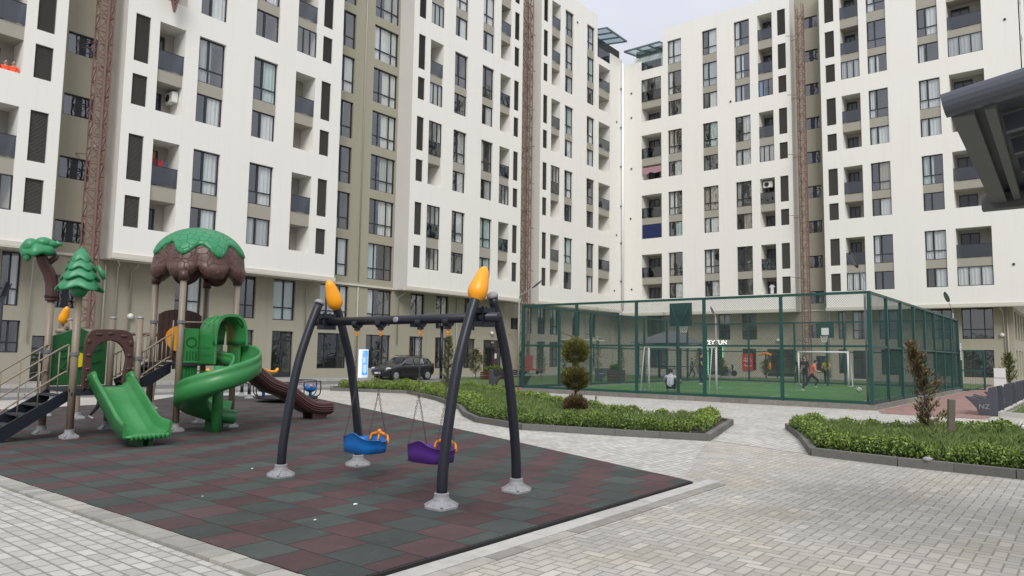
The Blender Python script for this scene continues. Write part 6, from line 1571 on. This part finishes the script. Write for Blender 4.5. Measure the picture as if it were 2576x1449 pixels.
# pavilion beyond the court
t = thing('pavilion', 'grey hipped roof pavilion on dark posts behind the court', 'pavilion', (50.2, 24.9, .05))
b = MB(); r0 = 2.2; b.add([(-r0, -r0, 2.62), (r0, -r0, 2.62), (r0, r0, 2.62), (-r0, r0, 2.62), (-.15, -.15, 3.55), (.15, -.15, 3.55), (.15, .15, 3.55), (-.15, .15, 3.55)], [(0, 1, 5, 4), (1, 2, 6, 5), (2, 3, 7, 6), (3, 0, 4, 7), (4, 5, 6, 7), (3, 2, 1, 0)]); b.obj('roof', M_GREYROOF, t)
for x in (-1.7, 1.7):
    for y in (-1.7, 1.7): b = MB(); b.box((x-.07, y-.07, 0), (x+.07, y+.07, 2.62)); b.obj('post', M_NAVY, t)
b = MB()
for x in (-1.7, 1.7): b.bar((x, -1.7, 2.5), (x, 1.7, 2.5), .08); b.bar((x, -1.7, .9), (x, 1.7, .9), .05)
b.bar((-1.7, 1.7, .9), (1.7, 1.7, .9), .05); b.bar((-1.7, -1.7, 2.5), (1.7, -1.7, 2.5), .08); b.obj('rail', M_NAVY, t)
b = MB(); b.box((-.7, -.4, .7), (.7, .4, .76)); b.box((-.08, -.08, 0), (.08, .08, .7)); b.obj('table', M_WOOD, t)
# porch roof over the door near the corner and a stacked white shelf
t = thing('entrance_canopy', 'thin flat canopy over a side door seen through the court fence', 'canopy', (55.9, 36.2, 3.05)); b = MB(); b.box((-2.2, -.9, 0), (2.2, 1.1, .12)); b.obj('slab', M_TRIM, t); b = MB(); b.bar((-2.1, 1.1, .7), (-2.1, -.7, .12), .05); b.bar((2.1, 1.1, .7), (2.1, -.7, .12), .05); b.obj('tie', M_DARK, t)
b = MB(); b.box((-.3, -.3, 0), (.3, .3, .55)); b.box((-.36, -.36, .55), (.36, .36, .6)); o = b.obj('utility_cabinet', M_GALV, None, False, (61.6, 25.1, .1)); tag(o, 'small grey utility cabinet in front of the wall left of the red poster', 'cabinet')
t = thing('motor_scooter', 'dark motor scooter parked by the grey cabinet', 'scooter', (60.9, 24.7, .1), R(90))
b = MB(); b.tube([(-.5, 0, .25), (-.5, .01, .25)], .01, 4); b.lathe([(.0, 0)], (0, 0, 0), 6) if False else None
for x in (-.55, .55): w = MB(); w.tube([(x, -.05, .25), (x, .05, .25)], .25, 18); w.obj('wheel', M_BLACK, t)
b = MB(); b.ball((.3, 0, .55), (.38, .14, .2), 12, 7); b.ball((.25, 0, .76), (.34, .12, .07), 12, 6); b.tube([(-.5, 0, .3), (-.35, 0, .95)], .05, 8); b.tube([(-.36, -.28, .98), (-.36, .28, .98)], .02, 6); b.bar((-.35, 0, .35), (.2, 0, .35), .2, .08); b.ball((-.42, 0, .75), (.08, .14, .2), 10, 6); b.obj('frame', M_BLACK, t, True)

# near canopy roof entering at the upper right
t = thing('shelter_roof', 'slate grey shelter roof corner jutting in at the upper right', 'shelter', (0, 0, 0))
A = Vector((5.0, .64, 3.14)); B_ = Vector((8.2, .71, 3.14)); sl_d = Vector((.02, -1, .17)).normalized(); Lr = 3.4
T = Vector((0, 0, .16)); 
def quad_slab(mb, p, q, d, L_, t0, t1):
    vs = [p+t0, q+t0, q+d*L_+t0, p+d*L_+t0, p+t1, q+t1, q+d*L_+t1, p+d*L_+t1]
    mb.add(vs, [(0, 3, 2, 1), (4, 5, 6, 7), (0, 1, 5, 4), (1, 2, 6, 5), (2, 3, 7, 6), (3, 0, 4, 7)])
b = MB(); quad_slab(b, A+Vector((.03, -.02, 0)), B_+Vector((-.03, -.02, 0)), sl_d, Lr, Vector((0, 0, .05)), Vector((0, 0, .08))); b.obj('roof_sheet', M_CANO, t)
# rolled verge along the near edge
b = MB(); prof = [(-.02, .085), (-.045, .075), (-.06, .05), (-.065, .02), (-.06, -.01), (-.045, -.035), (-.02, -.05), (.03, -.055), (.03, .085)]
u = Vector((-1, 0, 0)); nrm = Vector((0, .17, 1)).normalized(); rows = []
for s_ in (0, 1.32, 1.325, 1.335, 1.34, Lr): rows.append([A+sl_d*s_-u*(-x)*1.0*-1+nrm*z for x, z in prof] if s_ not in (1.325, 1.335) else [A+sl_d*s_+u*(-x*.86)+nrm*z*.94 for x, z in prof])
rows = [[A+sl_d*s_+Vector((x*k_, 0, 0))+nrm*z*k_ for x, z in prof] for s_, k_ in ((0, 1), (1.32, 1), (1.325, .93), (1.335, .93), (1.34, 1), (Lr, 1))]
b.grid(rows, True); b.add(rows[0], [tuple(range(9))]); b.obj('verge', M_CANO, t)
b = MB(); b.bar(A+Vector((.05, -.09, -.03)), B_+Vector((0, -.09, -.03)), .12, .05); b.obj('eave_beam', M_CANU, t)
b = MB(); b.bar(A+Vector((.05, -.23, -.01)), B_+Vector((0, -.23, -.01)), .055, .06); b.obj('rafter', M_CANU, t)
for k, x in enumerate((.62, 1.25, 1.88, 2.5, 3.12)):
    b = MB(); p = A+Vector((x, -.2, -.0)); b.bar(p+sl_d*.06, p+sl_d*(Lr-.4), .07, .11); b.obj('purlin', M_CANO, t)
for k in range(5):
    b = MB(); p = A+Vector((.1, 0, .03))+sl_d*(.75+.52*k); b.bar(p, p+Vector((3.0, 0, 0)), .03, .03); b.obj('batten', M_CANU, t)
b = MB(); b.bar(B_+Vector((-.06, .05, -.03)), B_+Vector((-.06, -3.3, -.03)), .14, .14); b.bar(B_+Vector((0, -.1, .04)), B_+Vector((0, -3.3, .58)), .05, .16); b.obj('tie_beam', M_CANU, t)
for x, y in ((8.1, -.35), (5.1, -2.4), (8.1, -2.4)):
    b = MB(); b.box((x-.06, y-.06, 0), (x+.06, y+.06, 3.05)); b.obj('post', M_CANU, t)
